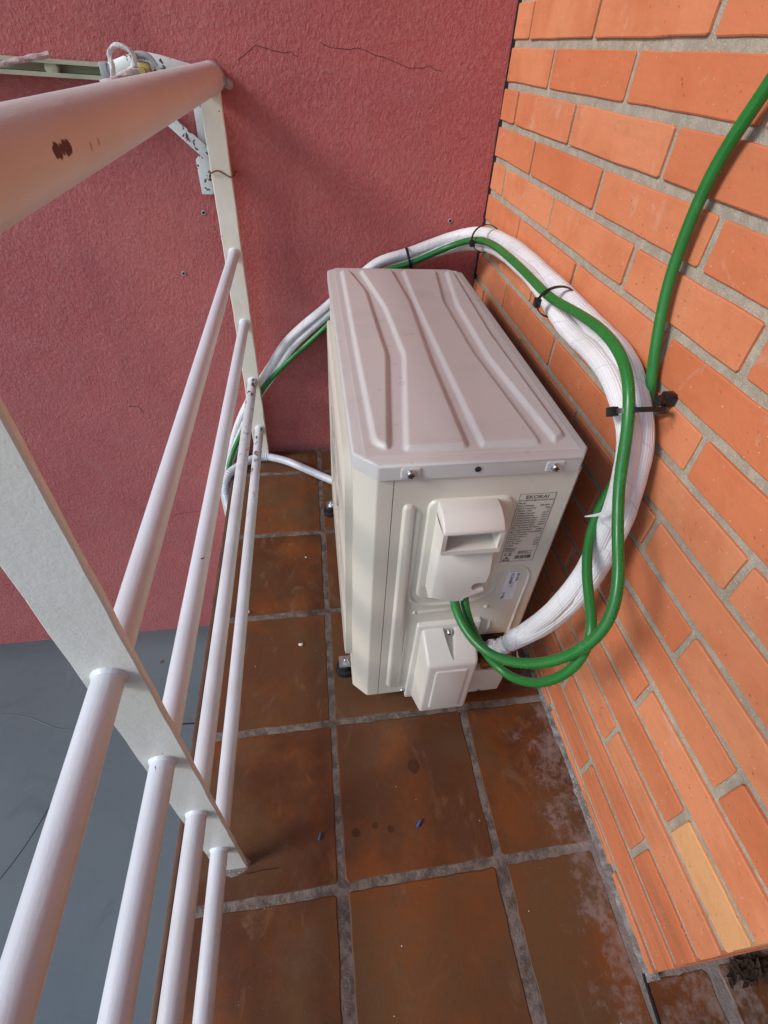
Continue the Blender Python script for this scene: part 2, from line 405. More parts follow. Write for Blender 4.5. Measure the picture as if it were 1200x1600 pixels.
def tube(P, r, seg=16, step=.05, rfun=None, straight=False, caps=True, flat=None, sm=3):
    """tube along a smooth path; returns bmesh with a UV map (u round, v along in metres)"""
    pts = [Vector(p) for p in P] if straight else smooth_path(spline(P, step), sm)
    bm = bmesh.new(); uv = bm.loops.layers.uv.new('UVMap')
    T = [(pts[min(i+1, len(pts)-1)]-pts[max(i-1, 0)]).normalized() for i in range(len(pts))]
    N = Vector((0, 0, 1)); N = (N-T[0]*N.dot(T[0]))
    if N.length < .1: N = Vector((1, 0, 0))-T[0]*T[0].x
    N.normalize(); rings = []; L = 0; Ls = []
    for i, p in enumerate(pts):
        if i: N = (N-T[i]*N.dot(T[i])).normalized(); L += (p-pts[i-1]).length
        B = T[i].cross(N); ring = []
        for k in range(seg):
            a = 2*math.pi*k/seg; rr = r if rfun is None else rfun(L, a)
            e = N*math.cos(a)+B*math.sin(a)
            if flat: e = e-Vector(flat[0])*(e.dot(Vector(flat[0])))*(1-flat[1])
            ring.append(bm.verts.new(p+e*rr))
        rings.append(ring); Ls.append(L*S)
    for i in range(len(rings)-1):
        for k in range(seg):
            k2 = (k+1) % seg
            f = bm.faces.new((rings[i][k], rings[i][k2], rings[i+1][k2], rings[i+1][k]))
            for lp, (uu, vv) in zip(f.loops, ((k/seg, Ls[i]), ((k+1)/seg, Ls[i]), ((k+1)/seg, Ls[i+1]), (k/seg, Ls[i+1]))): lp[uv].uv = (uu, vv)
    if caps: bm.faces.new(rings[0][::-1]); bm.faces.new(rings[-1])
    return bm
def rounded(poly, r_it=3):
    for _ in range(r_it):
        q = []
        for i in range(len(poly)):
            a, b = Vector(poly[i]), Vector(poly[(i+1) % len(poly)])
            q += [a*.75+b*.25, a*.25+b*.75]
        poly = q
    return poly
def round_poly(poly, r, n=6):
    """round each corner of a 2D polygon with a quadratic curve of size r"""
    out = []; m = len(poly)
    for i in range(m):
        p0, p, p1 = Vector(poly[i-1]), Vector(poly[i]), Vector(poly[(i+1) % m])
        d0, d1 = (p0-p), (p1-p); a = p+d0.normalized()*min(r, d0.length*.45); b = p+d1.normalized()*min(r, d1.length*.45)
        for k in range(n+1):
            t = k/n; out.append(a*(1-t)**2+p*2*t*(1-t)+b*t*t)
    return out
def area2(p): return sum(p[i].x*p[(i+1) % len(p)].y-p[(i+1) % len(p)].x*p[i].y for i in range(len(p)))/2
def offset_poly(p, d):
    s = 1 if area2(p) > 0 else -1; out = []; n = len(p)
    for i in range(n):
        t = (p[(i+1) % n]-p[i-1]); t.normalize(); out.append(p[i]+Vector((-t.y, t.x))*d*s)
    return out
def add_emboss(bm, poly, w, h, place, steps=5, h0=-.004):
    """raised pad with soft shoulders. place(x, y, height)->3D"""
    rings = []
    for k in range(steps+1):
        t = k/steps; hh = h0+(h-h0)*(t*t*(3-2*t)); q = offset_poly(poly, w*t)
        rings.append([bm.verts.new(place(v.x, v.y, hh)) for v in q])
    n = len(poly)
    for a, b in zip(rings, rings[1:]):
        for i in range(n): bm.faces.new((a[i], a[(i+1) % n], b[(i+1) % n], b[i]))
    bm.faces.new(rings[-1])
def add_groove(bm, poly, w, h, place, closed=True):
    """raised soft bead following a 2D line"""
    n = len(poly); s = []
    for i in range(n):
        if closed: t = poly[(i+1) % n]-poly[i-1]
        else: t = poly[min(i+1, n-1)]-poly[max(i-1, 0)]
        t.normalize(); nn = Vector((-t.y, t.x)); ring = []
        for k in range(7):
            u = -1+k/3; f = 1.0 if closed else min(1, 1.0)
            if not closed and i in (0, n-1): f = 0.0
            ring.append(bm.verts.new(place(*(poly[i]+nn*u*w), h*(math.cos(u*math.pi)+1)/2*f-.002)))
        s.append(ring)
    for i in range(n if closed else n-1):
        a, b = s[i], s[(i+1) % n]
        for k in range(6): bm.faces.new((a[k], a[k+1], b[k+1], b[k]))
def slab_piece(w, h, t, seed, bev=.012, jit=.006, nl=5, nh=3, mat=None, name='piece', chip=.0):
    """irregular tile/brick centred on 0,0; face at z=0, body down to -t; in tile pitches"""
    rnd = random.Random(seed); pts = []
    def side(a, b, n):
        for i in range(n):
            f = i/n; x = a[0]+(b[0]-a[0])*f; y = a[1]+(b[1]-a[1])*f
            pts.append(Vector((x, y)))
    W2, H2 = w/2, h/2; c = bev*1.7
    side((-W2+c, -H2), (W2-c, -H2), nl); pts.append(Vector((W2-c, -H2)))
    side((W2, -H2+c), (W2, H2-c), nh); pts.append(Vector((W2, H2-c)))
    side((W2-c, H2), (-W2+c, H2), nl); pts.append(Vector((-W2+c, H2)))
    side((-W2, H2-c), (-W2, -H2+c), nh); pts.append(Vector((-W2, -H2+c)))
    pts = [p+Vector((rnd.uniform(-jit, jit), rnd.uniform(-jit, jit))) for p in pts]
    n = len(pts); top = offset_poly(pts, bev)
    V = [(p.x, p.y, 0) for p in top]+[(p.x, p.y, -bev*.8) for p in pts]+[(p.x, p.y, -t) for p in pts]
    F = [tuple(range(n))]
    for r in (0, 1):
        for i in range(n): F.append((r*n+i, (r+1)*n+i, (r+1)*n+(i+1) % n, r*n+(i+1) % n)[::-1])
    me = bpy.data.meshes.new(name); me.from_pydata([Vector(v)*S for v in V], [], F)
    bm = bmesh.new(); bm.from_mesh(me); bmesh.ops.recalc_face_normals(bm, faces=bm.faces[:])
    # open bottom: make sure the face looks up
    if max(bm.faces, key=lambda f: f.calc_area()).normal.z < 0: bmesh.ops.reverse_faces(bm, faces=bm.faces[:])
    bm.to_mesh(me); bm.free()
    me.polygons.foreach_set('use_smooth', [True]*len(me.polygons)); me.set_sharp_from_angle(angle=R_(22))
    me.materials.append(mat); return me

XW, YW, YE = 1.692, 4.45, -.626
ZLOW = -3.594
XE = -1.015                       # balcony edge

# ------------------------------------------------------------------ setting: slab, tiles, lower roof, walls
floor = obj('floor', box(XE+.03, 7, -8, YW+.05, -.60, -.004), MAT['grout'], origin=(0, 0, 0), kind='structure')
rows = [(-2.98, -2.03), (-1.97, -1.03), (-.977, -.020), (.022, .979), (1.019, 1.981), (2.02, 2.98), (3.02, 3.98), (4.02, 4.42)]
cols = [(-.972, -.018), (.018, .980), (1.018, 1.668)]
cnt = 0
for (y0, y1) in rows:
    cc = list(cols)
    if y1 < -.0: cc = [(-.972, -.03), (.035, .965), (1.032, 1.622), (1.645, 2.035), (2.10, 3.04), (3.1, 4.04)]
    for (x0, x1) in cc:
        if x0 > 1.64: y1b = min(y1, YE-.02)
        else: y1b = y1
        rnd = random.Random(cnt*13+1)
        me = slab_piece(x1-x0, y1b-y0, .10, 50+cnt, bev=.011, jit=.0045, nl=12, nh=12, mat=MAT['tile'], name='tile')
        o = bpy.data.objects.new('tile', me)
        link(o, floor, ((x0+x1)/2, (y0+y1b)/2, rnd.uniform(-.002, .003)))
        o.rotation_euler = (rnd.uniform(-.003, .003), rnd.uniform(-.003, .003), rnd.uniform(-.004, .004)); cnt += 1
obj('slab_edge_trim', box(XE, XE+.033, -8, YW, -.62, .008, bev=.006), MAT['edge'], floor)
bm = tube([(1.632, -8, -.001), (1.634, -1.5, .001), (1.637, -.9, .0015), (1.652, -.72, .001), (1.66, -.62, .001)], .009, seg=6, step=.1)
obj('joint_crack', bm, MAT['black_gap'], floor)
bm = tube([(-.575, .15, .001), (-.50, .150, .0012), (-.46, .160, .001), (-.42, .150, .001), (-.38, .154, .000)], .0022, seg=5, step=.04)
obj('hairline_crack', bm, MAT['black_gap'], floor)

# lower roof sheet
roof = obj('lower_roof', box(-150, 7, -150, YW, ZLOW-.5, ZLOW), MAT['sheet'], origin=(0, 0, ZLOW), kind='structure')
obj('sheet_seam', tube([(-2.16, 2.82, ZLOW+.004), (-1.5, 2.79, ZLOW+.004), (-1.0, 2.77, ZLOW+.004)], .010, seg=5, step=.3), MAT['black_gap'], roof)
obj('sheet_scratch', tube([(-4.9, 3.3, ZLOW), (-4.3, 3.2, ZLOW), (-3.8, 2.95, ZLOW), (-3.35, 2.9, ZLOW)], .007, seg=5, step=.1), MAT['seam'], roof)
obj('sheet_scratch', tube([(-3.35, 2.9, ZLOW), (-3.55, 2.1, ZLOW), (-3.75, 1.5, ZLOW), (-3.98, 1.1, ZLOW), (-4.3, .7, ZLOW)], .007, seg=5, step=.1), MAT['seam'], roof)

# red rendered wall
red = obj('red_wall', box(-40, 8, YW, YW+1, ZLOW-.5, 13), MAT['stucco'], origin=(0, YW, ZLOW), kind='structure')
def crack(pts, r=.0020):
    rnd = random.Random(int(pts[0][0]*100)); P = []
    q = spline([(x, YW, z) for x, z in pts], .06)
    for p in q: P.append(p+Vector((rnd.uniform(-.006, .006), 0, rnd.uniform(-.01, .01))))
    obj('crack', tube(P, r, seg=5, straight=True), MAT['crack'], red)
crack([(-.45, 3.70), (-.40, 3.74), (-.309, 3.79), (-.169, 3.765), (-.05, 3.77), (.0, 3.74)])
crack([(.171, 3.834), (.317, 3.81), (.464, 3.83), (.60, 3.795), (.72, 3.76), (.926, 3.735), (1.03, 3.75), (1.136, 3.72)])
crack([(-2.05, .70), (-1.95, .68), (-1.93, .60)], .0025); crack([(-2.0, -1.0), (-1.8, -.97), (-1.55, -.96)], .002)

def plug(x, z, label):
    t = empty('wall_plug', (x, YW, z), label=label, cat='wall plug')
    bm = bmesh.new(); n = 14
    A = []; prof = [(.020, .0), (.020, -.006), (.013, -.008), (.010, .004)]
    for k in range(n):
        a = 2*math.pi*k/n; A.append([bm.verts.new((x+r*math.cos(a), YW+d, z+r*math.sin(a))) for r, d in prof])
    for k in range(n):
        for j in range(3): bm.faces.new((A[k][j], A[k][j+1], A[(k+1) % n][j+1], A[(k+1) % n][j]))
    obj('rim', bm, MAT['greyplastic'], t)
    obj('hole', cyl((x, YW-.006, z), (x, YW+.01, z), .011, 10), MAT['black_gap'], t)
plug(-.896, 2.651, 'small grey plug in the red wall beside the far railing post')
plug(-1.173, 2.128, 'small grey plug in the red wall, lower one left of the far post')
plug(1.353, 2.646, 'small grey plug in the red wall near the brick corner above the unit')

# brick wall: mortar body and bricks
bw = obj('brick_wall', box(XW+.013, 3.0, YE+.012, YW+.02, -.3, 10.4), MAT['mortar'], origin=(XW, 0, 0), kind='structure')
CP = .2557; Z0 = 3.929; HB = .207
A_j = [4.095, 3.01, 1.90, .90, -.14]; B_j = [3.55, 2.455, 1.385, .395]
JW = .045
def brick_mesh(w, h, seed, mat, t=.14): return slab_piece(w, h, t, seed, bev=.006, jit=.0030, nl=5, nh=2, mat=mat, name='brick')
pool = {}
rb = random.Random(3)
for k in range(-24, 17):
    zt, zb = Z0-CP*(k-1)-(CP-HB)/2, Z0-CP*k+(CP-HB)/2
    if zb < 0: zb = max(zb, -.03)
    if zt-zb < .04: continue
    js = (A_j if k % 2 == 0 else B_j)
    edges = [YW+.01]+js+[YE]
    for i in range(len(edges)-1):
        jt = rb.uniform(-.012, .012) if 0 < i else 0
        y1 = edges[i]-(JW/2 if i else 0); y0 = edges[i+1]+(JW/2 if i+1 < len(edges)-1 else 0)
        w, h = y1-y0, zt-zb; yel = (k == 12 and i == len(edges)-2)
        end = i == len(edges)-2; key = (round(w, 2), round(h, 3), rb.randrange(3), yel, end)
        if key not in pool: pool[key] = brick_mesh(w, h, hash(key[:3]) % 9999, MAT['brick_y' if yel else 'brick'], 1.25 if end else .14)
        o = bpy.data.objects.new('brick', pool[key])
        link(o, bw, (XW+rb.uniform(-.009, .003), (y0+y1)/2, (zt+zb)/2))
        # local x -> world y, local y -> world z, local z (face normal) -> world -x
        base = Matrix(((0, 0, -1), (1, 0, 0), (0, 1, 0)))
        base = Matrix(((0, 0, -1), (-1, 0, 0), (0, 1, 0)))
        tilt = Matrix.Rotation(rb.uniform(-.004, .004), 3, 'Y') @ Matrix.Rotation(rb.uniform(-.003, .003), 3, 'X')
        o.rotation_euler = (tilt @ base).to_euler()
        if yel: o['label'] = 'pale yellow brick at the near end of the wall'
# cement fillet where wall meets floor
bm = bmesh.new(); prev = None; rnd = random.Random(5)
yy = YE-.02; n = 120
for i in range(n+1):
    y = YE-.03+(YW-YE)*i/n
    a = .012+.014*mnoise.noise(Vector((y*3, 1, 0)))+.022*mnoise.noise(Vector((y*14, 5, 0)))
    b = .030+.018*mnoise.noise(Vector((y*4, 9, 0)))+.020*mnoise.noise(Vector((y*20, 3, 0)))
    a = max(.008, a); b = max(.012, b)
    r = [bm.verts.new(c) for c in ((XW+.04, y, b), (XW-.004, y, b*.9), (XW-.012-a*.5, y, b*.38), (XW-.02-a, y, .006), (XW-.02-a, y, -.02))]
    if prev:
        for j in range(4): bm.faces.new((prev[j], prev[j+1], r[j+1], r[j]))
    prev = r
obj('cement_fillet', bm, MAT['cement'], bw, sharp=80)
# gap line / rough render in the corner
bm = bmesh.new(); prev = None
for i in range(160):
    z = i*.05; w = .016+.012*mnoise.noise(Vector((z*5, 0, 2)))+.012*mnoise.noise(Vector((z*21, 0, 7)))
    r = [bm.verts.new(c) for c in ((XW+.02, YW-max(.006, w)*1.6, z), (XW-max(.004, w)*.8, YW-.004, z), (XW-max(.004, w)*.8, YW+.01, z))]
    if prev:
        for j in range(2): bm.faces.new((prev[j], prev[j+1], r[j+1], r[j]))
    prev = r
obj('corner_gap', bm, MAT['black_gap'], bw)
# unseen door and facade past the opening, added to shade the floor there
dr = empty('unseen_door', (2.9, -2.2, 0), label='unseen brown door added to shade the floor beyond the brick wall end', cat='door')
obj('door_panel', box(3.0, 3.1, -3.9, YE, 0, 8, bev=.01), MAT['door'], dr)
obj('door_frame', box(2.93, 3.0, YE-.2, YE+.005, .0, 8, bev=.01), MAT['door'], dr)
obj('unseen_facade', box(XW, 3.2, -8, -3.9, -.3, 10.4), MAT['mortar'], kind='structure')
ub = obj('upper_balcony', box(-1.6, 7, -8, YW, 9.3, 10.1), MAT['slab'], kind='structure')  # unseen slab overhead, reaching past the balcony edge to hold back sky light

# ------------------------------------------------------------------ railing
XR = -.660; YP1, YP2 = .182, 4.27
ZR = [2.365, 1.712, 1.072, .454]; ZH = 3.5875
rail = empty('balcony_railing', (XR, 1.5, 0), label='white painted metal balcony railing with round handrail, four rods and flat posts', cat='railing')
obj('handrail', cyl((XR, -5, ZH), (XR, 4.33, ZH), .098, 40), MAT['rail'], rail)
obj('handrail_end', cyl((XR, 4.345, ZH), (XR, 4.44, ZH), .101, 32, bev=.006), MAT['greyplastic'], rail)
for i, z in enumerate(ZR):
    def rf(L, a, i=i): return .0465+.0008*math.sin(L*7+i)
    P = [(XR, -5+q*.25, z) for q in range(int((YP2+5)/.25)+1)]+[(XR, YP2+.01, z)]
    obj('rod', tube(P, .0465, 20, straight=True), MAT['rod'] if i < 2 else MAT['rod_chip'], rail, sharp=50)
    for yy in (YP1-.006, YP2-.006):    # weld collar
        bm = bmesh.new(); n = 20; prof = [(.046, -.010), (.048, -.006), (.0515, -.001), (.053, .006)]
        A = [[bm.verts.new((XR+(r+.003*mnoise.noise(Vector((k, yy*9, z))))*math.cos(2*math.pi*k/n), yy+d, z+r*math.sin(2*math.pi*k/n))) for r, d in prof] for k in range(n)]
        for k in range(n):
            for j in range(3): bm.faces.new((A[k][j], A[k][j+1], A[(k+1) % n][j+1], A[(k+1) % n][j]))
        obj('weld', bm, MAT['rod'], rail)
def post(x0, x1, y0, y1, mat, name='post'):
    bm = bmesh.new(); n = 46; rings = []
    for i in range(n+1):
        z = -.03+(ZH-.06+.03)*i/n; e = .004
        j = [e*mnoise.noise(Vector((z*6, q*7, y0))) for q in range(4)]
        b = .006
        rings.append([bm.verts.new(c) for c in ((x0+b+j[0], y0, z), (x1-b+j[1], y0, z), (x1+j[1], y0+b, z), (x1+j[2], y1, z), (x0+j[3], y1, z), (x0+j[0], y0+b, z))])
    for a, b2 in zip(rings, rings[1:]):
        for k in range(6): bm.faces.new((a[k], a[(k+1) % 6], b2[(k+1) % 6], b2[k]))
    bm.faces.new(rings[0][::-1]); bm.faces.new(rings[-1]); return obj(name, bm, mat, rail)
post(-.744, -.569, YP1, YP1+.022, MAT['post'])
post(-.752, -.592, YP2, YP2+.045, MAT['rusty_post'])
post(-.744, -.569, -3.6, -3.555, MAT['post'])
# anchor mortar at the post feet
for (y, s) in ((YP1, 1), (YP2, 2)):
    bm = bmesh.new(); bmesh.ops.create_uvsphere(bm, u_segments=20, v_segments=8, radius=1)
    for v in bm.verts:
        v.co = Vector((XR+.005+v.co.x*.105, y+.02+v.co.y*.055, -.002+v.co.z*.014)); v.co += Vector((1, 1, .4))*.012*mnoise.noise(v.co*25)
    obj('anchor_mortar', bm, MAT['cement'], rail)
# end fixing of the handrail: bolt and tab
bm = bmesh.new(); add_cyl(bm, (-.595, 4.30, 3.585), (-.545, 4.42, 3.545), .022, 8); add_cyl(bm, (-.56, 4.36, 3.57), (-.53, 4.42, 3.55), .034, 6, bev=.004)
add_box(bm, -.60, -.55, 4.26, 4.36, 3.57, 3.60, bev=.006); obj('end_bolt', bm, MAT['greyplastic'], rail)
# rusty wire round the far post
P = [(-.752+.17*t, YP2-.012-.006*math.sin(9*t), 2.985+.02*math.sin(5*t)) for t in [i/14 for i in range(15)]]+[(-.572, 4.42, 2.97), (-.575, 4.45, 2.975)]
obj('wire', tube(P, .006, 6, straight=True), MAT['rust'], rail)
obj('wire', tube([(-.70, 4.385, 2.985), (-.66, 4.375, 2.965), (-.62, 4.37, 2.955), (-.60, 4.375, 2.975), (-.65, 4.375, 2.99), (-.60, 4.37, 2.945), (-.575, 4.38, 2.95)], .005, 6, step=.02), MAT['rust'], rail)

# ------------------------------------------------------------------ folding drying arm on the red wall
arm = empty('drying_rack_arm', (-2.5, 4.35, 3.4), label='old cream metal channel fixed along the red wall behind the handrail end', cat='clothes rack')
prof = [(4.27, 3.535), (4.43, 3.535), (4.43, 3.63), (4.27, 3.63), (4.27, 3.61), (4.40, 3.61), (4.40, 3.56), (4.27, 3.56)]
bm = bmesh.new(); add_prism(bm, prof, 0, -8, -1.405); obj('channel', bm, MAT['channel'], arm)
obj('end_cap', prism([(-1.41, 3.53), (-1.36, 3.53), (-1.345, 3.56), (-1.37, 3.60), (-1.35, 3.64), (-1.41, 3.64)], 1, 4.26, 4.42, bev=.006), MAT['greyplastic'], arm)
bm = bmesh.new(); add_cyl(bm, (-1.74, 4.40, 3.585), (-1.74, 4.28, 3.585), .045, 18, bev=.01); obj('knob', bm, MAT['channel'], arm)
obj('flat_link', tube([(-1.36, 4.30, 3.585), (-1.22, 4.24, 3.63), (-1.10, 4.20, 3.675), (-.98, 4.20, 3.655), (-.84, 4.22, 3.63), (-.72, 4.30, 3.60)], .05, 12, flat=((0, 1, 0), .35)), MAT['chip_white'], arm)
obj('brace', prism([(-1.10, 3.335), (-1.045, 3.385), (-.73, 3.13), (-.785, 3.055)], 1, 4.35, 4.365, bev=.002), MAT['chip_white'], arm)
obj('wall_plate', prism([(-.83, 3.44), (-.70, 3.44), (-.70, 2.80), (-.875, 2.80), (-.88, 3.05), (-.83, 3.10)], 1, 4.415, 4.43, bev=.003), MAT['chip_white'], arm)
bm = bmesh.new()
bm.free()
for (x, z) in ((-.745, 3.05), (-.775, 2.98), (-.90, 3.20)): obj('rivet', cyl((x, 4.352, z), (x, 4.338, z), .010, 8), MAT['rust'], arm)
def helix_rope(name, P, r, mat, **k):
    def rf(L, a): return r*(1+.22*math.cos(3*a-L*55))
    return obj(name, tube(P, r, 12, step=.015, rfun=rf, sm=1), mat, **k)
helix_rope('rope', [(-1.325, 4.18, 3.52), (-1.29, 4.16, 3.62), (-1.285, 4.15, 3.70), (-1.24, 4.15, 3.735), (-1.17, 4.15, 3.73), (-1.13, 4.15, 3.69), (-1.15, 4.15, 3.63), (-1.22, 4.14, 3.59), (-1.30, 4.12, 3.55), (-1.38, 4.10, 3.53)], .015, MAT['rope_w'],
           label='frayed pale rope looped round the end of the cream channel', cat='rope')
helix_rope('rope', [(-1.08, 4.16, 3.62), (-1.16, 4.14, 3.60), (-1.25, 4.12, 3.565), (-1.36, 4.08, 3.51), (-1.45, 4.05, 3.46)], .020, MAT['rope'],
           label='brown twisted rope tied off beside the pale loop', cat='rope')
helix_rope('rope', [(-1.70, 4.22, 3.66), (-1.85, 4.20, 3.63), (-2.1, 4.18, 3.57), (-2.6, 4.15, 3.46)], .017, MAT['rope'],
           label='pink rope lying over the cream channel at the left edge', cat='rope')
bm = bmesh.new(); add_box(bm, -1.12, -1.04, 4.14, 4.24, 3.60, 3.66, bev=.01); add_cyl(bm, (-1.09, 4.12, 3.61), (-1.09, 4.26, 3.61), .022, 8)
obj('clamp', bm, MAT['brass'], arm)
obj('grey_link', tube([(-1.16, 4.2, 3.68), (-1.10, 4.19, 3.70), (-1.02, 4.2, 3.68), (-1.0, 4.2, 3.64)], .022, 10, step=.02), MAT['greyplastic'], arm)

# ------------------------------------------------------------------ air conditioner outdoor unit
UX0, UX1, UY0, UY1, UZ1 = .152, 1.357, 1.108, 3.897, 2.379
ac = empty('air_conditioner', (.75, 2.5, 0), label='beige air conditioner outdoor unit with ribbed lid standing on the tiled floor', cat='air conditioner')
def octo(x0, x1, y0, y1, c): return [(x0+c, y0), (x1-c*.55, y0), (x1, y0+c*.75), (x1, y1-c*.75), (x1-c, y1), (x0+c*.7, y1), (x0, y1-c*.7), (x0, y0+c)]
YF = 1.122                     # plane of the near side panel
# lid with bevelled rim
bm = bmesh.new(); vs = add_prism(bm, octo(UX0, UX1, UY0, UY1, .115), 2, 2.290, UZ1)
top = [e for e in bm.edges if all(v.co.z > 2.37 for v in e.verts)]
bmesh.ops.bevel(bm, geom=top, offset=.016, segments=3, profile=.5, affect='EDGES')
vert = [e for e in bm.edges if abs(e.verts[0].co.z-e.verts[1].co.z) > .05]
bmesh.ops.bevel(bm, geom=vert, offset=.010, segments=2, profile=.5, affect='EDGES')
lid = obj('lid', bm, MAT['lid'], ac, sharp=40)
ribs = [
 [(.258, 3.80), (.252, 2.2), (.252, 1.275), (.318, 1.215), (.348, 1.235), (.470, 2.195), (.462, 2.59), (.452, 3.285), (.352, 3.80)],
 [(.415, 3.80), (.526, 2.964), (.546, 2.192), (.398, 1.215), (.425, 1.200), (.715, 1.205), (.735, 1.225), (.735, 2.081), (.765, 3.07), (.725, 3.82)],
 [(.795, 3.82), (.777, 3.071), (.778, 2.187), (.784, 1.222), (.802, 1.21), (1.100, 1.215), (1.120, 1.235), (1.040, 2.218), (1.034, 3.074), (1.125, 3.815)],
 [(1.185, 3.82), (1.093, 3.021), (1.084, 2.142), (1.172, 1.240), (1.192, 1.225), (1.262, 1.270), (1.273, 1.30), (1.240, 2.496), (1.275, 3.78)]]
def relief_field(polys, x0, x1, y0, y1, step, w, h, place):
    """sheet with raised polygons: height from the signed distance to each outline"""
    import numpy as np
    nx, ny = int((x1-x0)/step)+1, int((y1-y0)/step)+1
    X, Y = np.meshgrid(np.linspace(x0, x1, nx), np.linspace(y0, y1, ny)); H = np.zeros_like(X)
    for P in polys:
        n = len(P); D = np.full_like(X, 9.); ins = np.zeros(X.shape, bool)
        for i in range(n):
            (ax, ay), (bx, by) = P[i][:2], P[(i+1) % n][:2]; ex, ey = bx-ax, by-ay; L = ex*ex+ey*ey+1e-12
            t = np.clip(((X-ax)*ex+(Y-ay)*ey)/L, 0, 1); D = np.minimum(D, np.hypot(X-ax-t*ex, Y-ay-t*ey))
            c = ((ay > Y) != (by > Y)) & (X < (bx-ax)*(Y-ay)/(by-ay+1e-12)+ax); ins ^= c
        t = np.clip(np.where(ins, D, 0)/w, 0, 1); H = np.maximum(H, t*t*(3-2*t)*h)
    H[0, :] = H[-1, :] = H[:, 0] = H[:, -1] = -.004
    V = [place(X[j, i], Y[j, i], H[j, i]+.0015) for j in range(ny) for i in range(nx)]
    F = [(j*nx+i, j*nx+i+1, (j+1)*nx+i+1, (j+1)*nx+i) for j in range(ny-1) for i in range(nx-1)]
    return V, F
obj('lid_ribs', relief_field([round_poly([Vector(p) for p in r], .05, 4) for r in ribs], .205, 1.315, 1.175, 3.85, .0075, .030, .024, lambda x, y, h: (x, y, UZ1+h)), MAT['lid'], lid, sharp=80)
# moulded size mark on the lid
def text_mesh(s, size, place, bold=False, align='LEFT', ext=0):
    cu = bpy.data.curves.new('t', 'FONT'); cu.body = s; cu.size = size; cu.align_x = align
    cu.offset = size*.012 if bold else 0; cu.extrude = ext; cu.resolution_u = 2
    to = bpy.data.objects.new('t', cu); scn.collection.objects.link(to)
    dg = bpy.context.evaluated_depsgraph_get(); me = bpy.data.meshes.new_from_object(to.evaluated_get(dg))
    V = [place(v.co.x, v.co.y, v.co.z) for v in me.vertices]; F = [tuple(p.vertices) for p in me.polygons]
    bpy.data.objects.remove(to); bpy.data.curves.remove(cu); bpy.data.meshes.remove(me); return V, F
def add_vf(bm, V, F):
    vs = [bm.verts.new(v) for v in V]
    for f in F:
        try: bm.faces.new([vs[i] for i in f])
        except ValueError: pass
V, F = text_mesh('-8', .07, lambda x, y, z: (.655+x, 2.40+y*1.2, UZ1+.0345+z), ext=.001)
# body (chamfered shell), front panel part and side panel part
def body_poly(o, c): return [(UX0+.02+c-o, YF-o), (UX1-.045+o, YF-o), (UX1-.02+o, YF+.03), (UX1-.02+o, UY1-.05), (UX1-.09, UY1-.02+o), (UX0+.10, UY1-.02+o), (UX0+.02-o, UY1-.10), (UX0+.02-o, YF+c-o)]
bm = bmesh.new(); add_prism(bm, body_poly(-.012, .10), 2, .13, 2.295)
obj('inner_shell', bm, MAT['dark'], ac)
# front panel: wraps the chamfer up to the seam at x = .350
X_S = .352; t = .014
poly = [(X_S-.004, YF), (UX0+.115, YF), (UX0+.014, YF+.10), (UX0+.014, UY1-.12), (UX0+.10, UY1-.03), (UX0+.10, UY1-.05), (UX0+.03, UY1-.14), (UX0+.03, YF+.11), (UX0+.125, YF+t), (X_S-.004, YF+t)]
bm = bmesh.new(); add_prism(bm, poly, 2, .13, 2.284)
vert = [e for e in bm.edges if abs(e.verts[0].co.z-e.verts[1].co.z) > .05 and e.verts[0].co.y < YF+.105 and e.verts[0].co.x < .3]
bmesh.ops.bevel(bm, geom=vert, offset=.008, segments=3, profile=.5, affect='EDGES')
front = obj('front_panel', bm, MAT['case'], ac, sharp=40)
# fan guard: proud rounded frame with rings and spokes
XG = .118; gy, gz, gr = 2.30, 1.20, .66
gp = round_poly([(1.32, .28), (3.30, .28), (3.30, 2.22), (1.32, 2.22)], .22, 8)
hole = [Vector((gy+gr*math.cos(a), gz+gr*math.sin(a))) for a in [2*math.pi*i/len(gp) for i in range(len(gp))]]
bm = bmesh.new()
import cmath
gp = sorted(gp, key=lambda p: math.atan2(p.y-gz, p.x-gy) % (2*math.pi)); hole = [Vector((gy+gr*math.cos(a), gz+gr*math.sin(a))) for a in [math.atan2(p.y-gz, p.x-gy) for p in gp]]
o1 = [bm.verts.new((UX0+.013, p.x, p.y)) for p in gp]; o2 = [bm.verts.new((XG+.006, p.x, p.y)) for p in gp]
o3 = [bm.verts.new((XG, gy+(p.x-gy)*.985, gz+(p.y-gz)*.985)) for p in gp]; i1 = [bm.verts.new((XG, p.x, p.y)) for p in hole]; i2 = [bm.verts.new((UX0+.013, p.x, p.y)) for p in hole]
for a, b in ((o1, o2), (o2, o3), (o3, i1), (i1, i2)):
    for i in range(len(a)): bm.faces.new((a[i], a[(i+1) % len(a)], b[(i+1) % len(a)], b[i]))
obj('guard_frame', bm, MAT['case'], front)
bm = bmesh.new(); NR = 16
for j in range(NR):
    r = gr*(j+1.2)/(NR+.6); n = 40; w = .008
    ring = [[bm.verts.new((XG+.016+dx, gy+(r+dr_)*math.cos(2*math.pi*i/n), gz+(r+dr_)*math.sin(2*math.pi*i/n))) for dx, dr_ in ((0, -w), (0, w), (.02, w), (.02, -w))] for i in range(n)]
    for i in range(n):
        for k in range(4): bm.faces.new((ring[i][k], ring[i][(k+1) % 4], ring[(i+1) % n][(k+1) % 4], ring[(i+1) % n][k]))
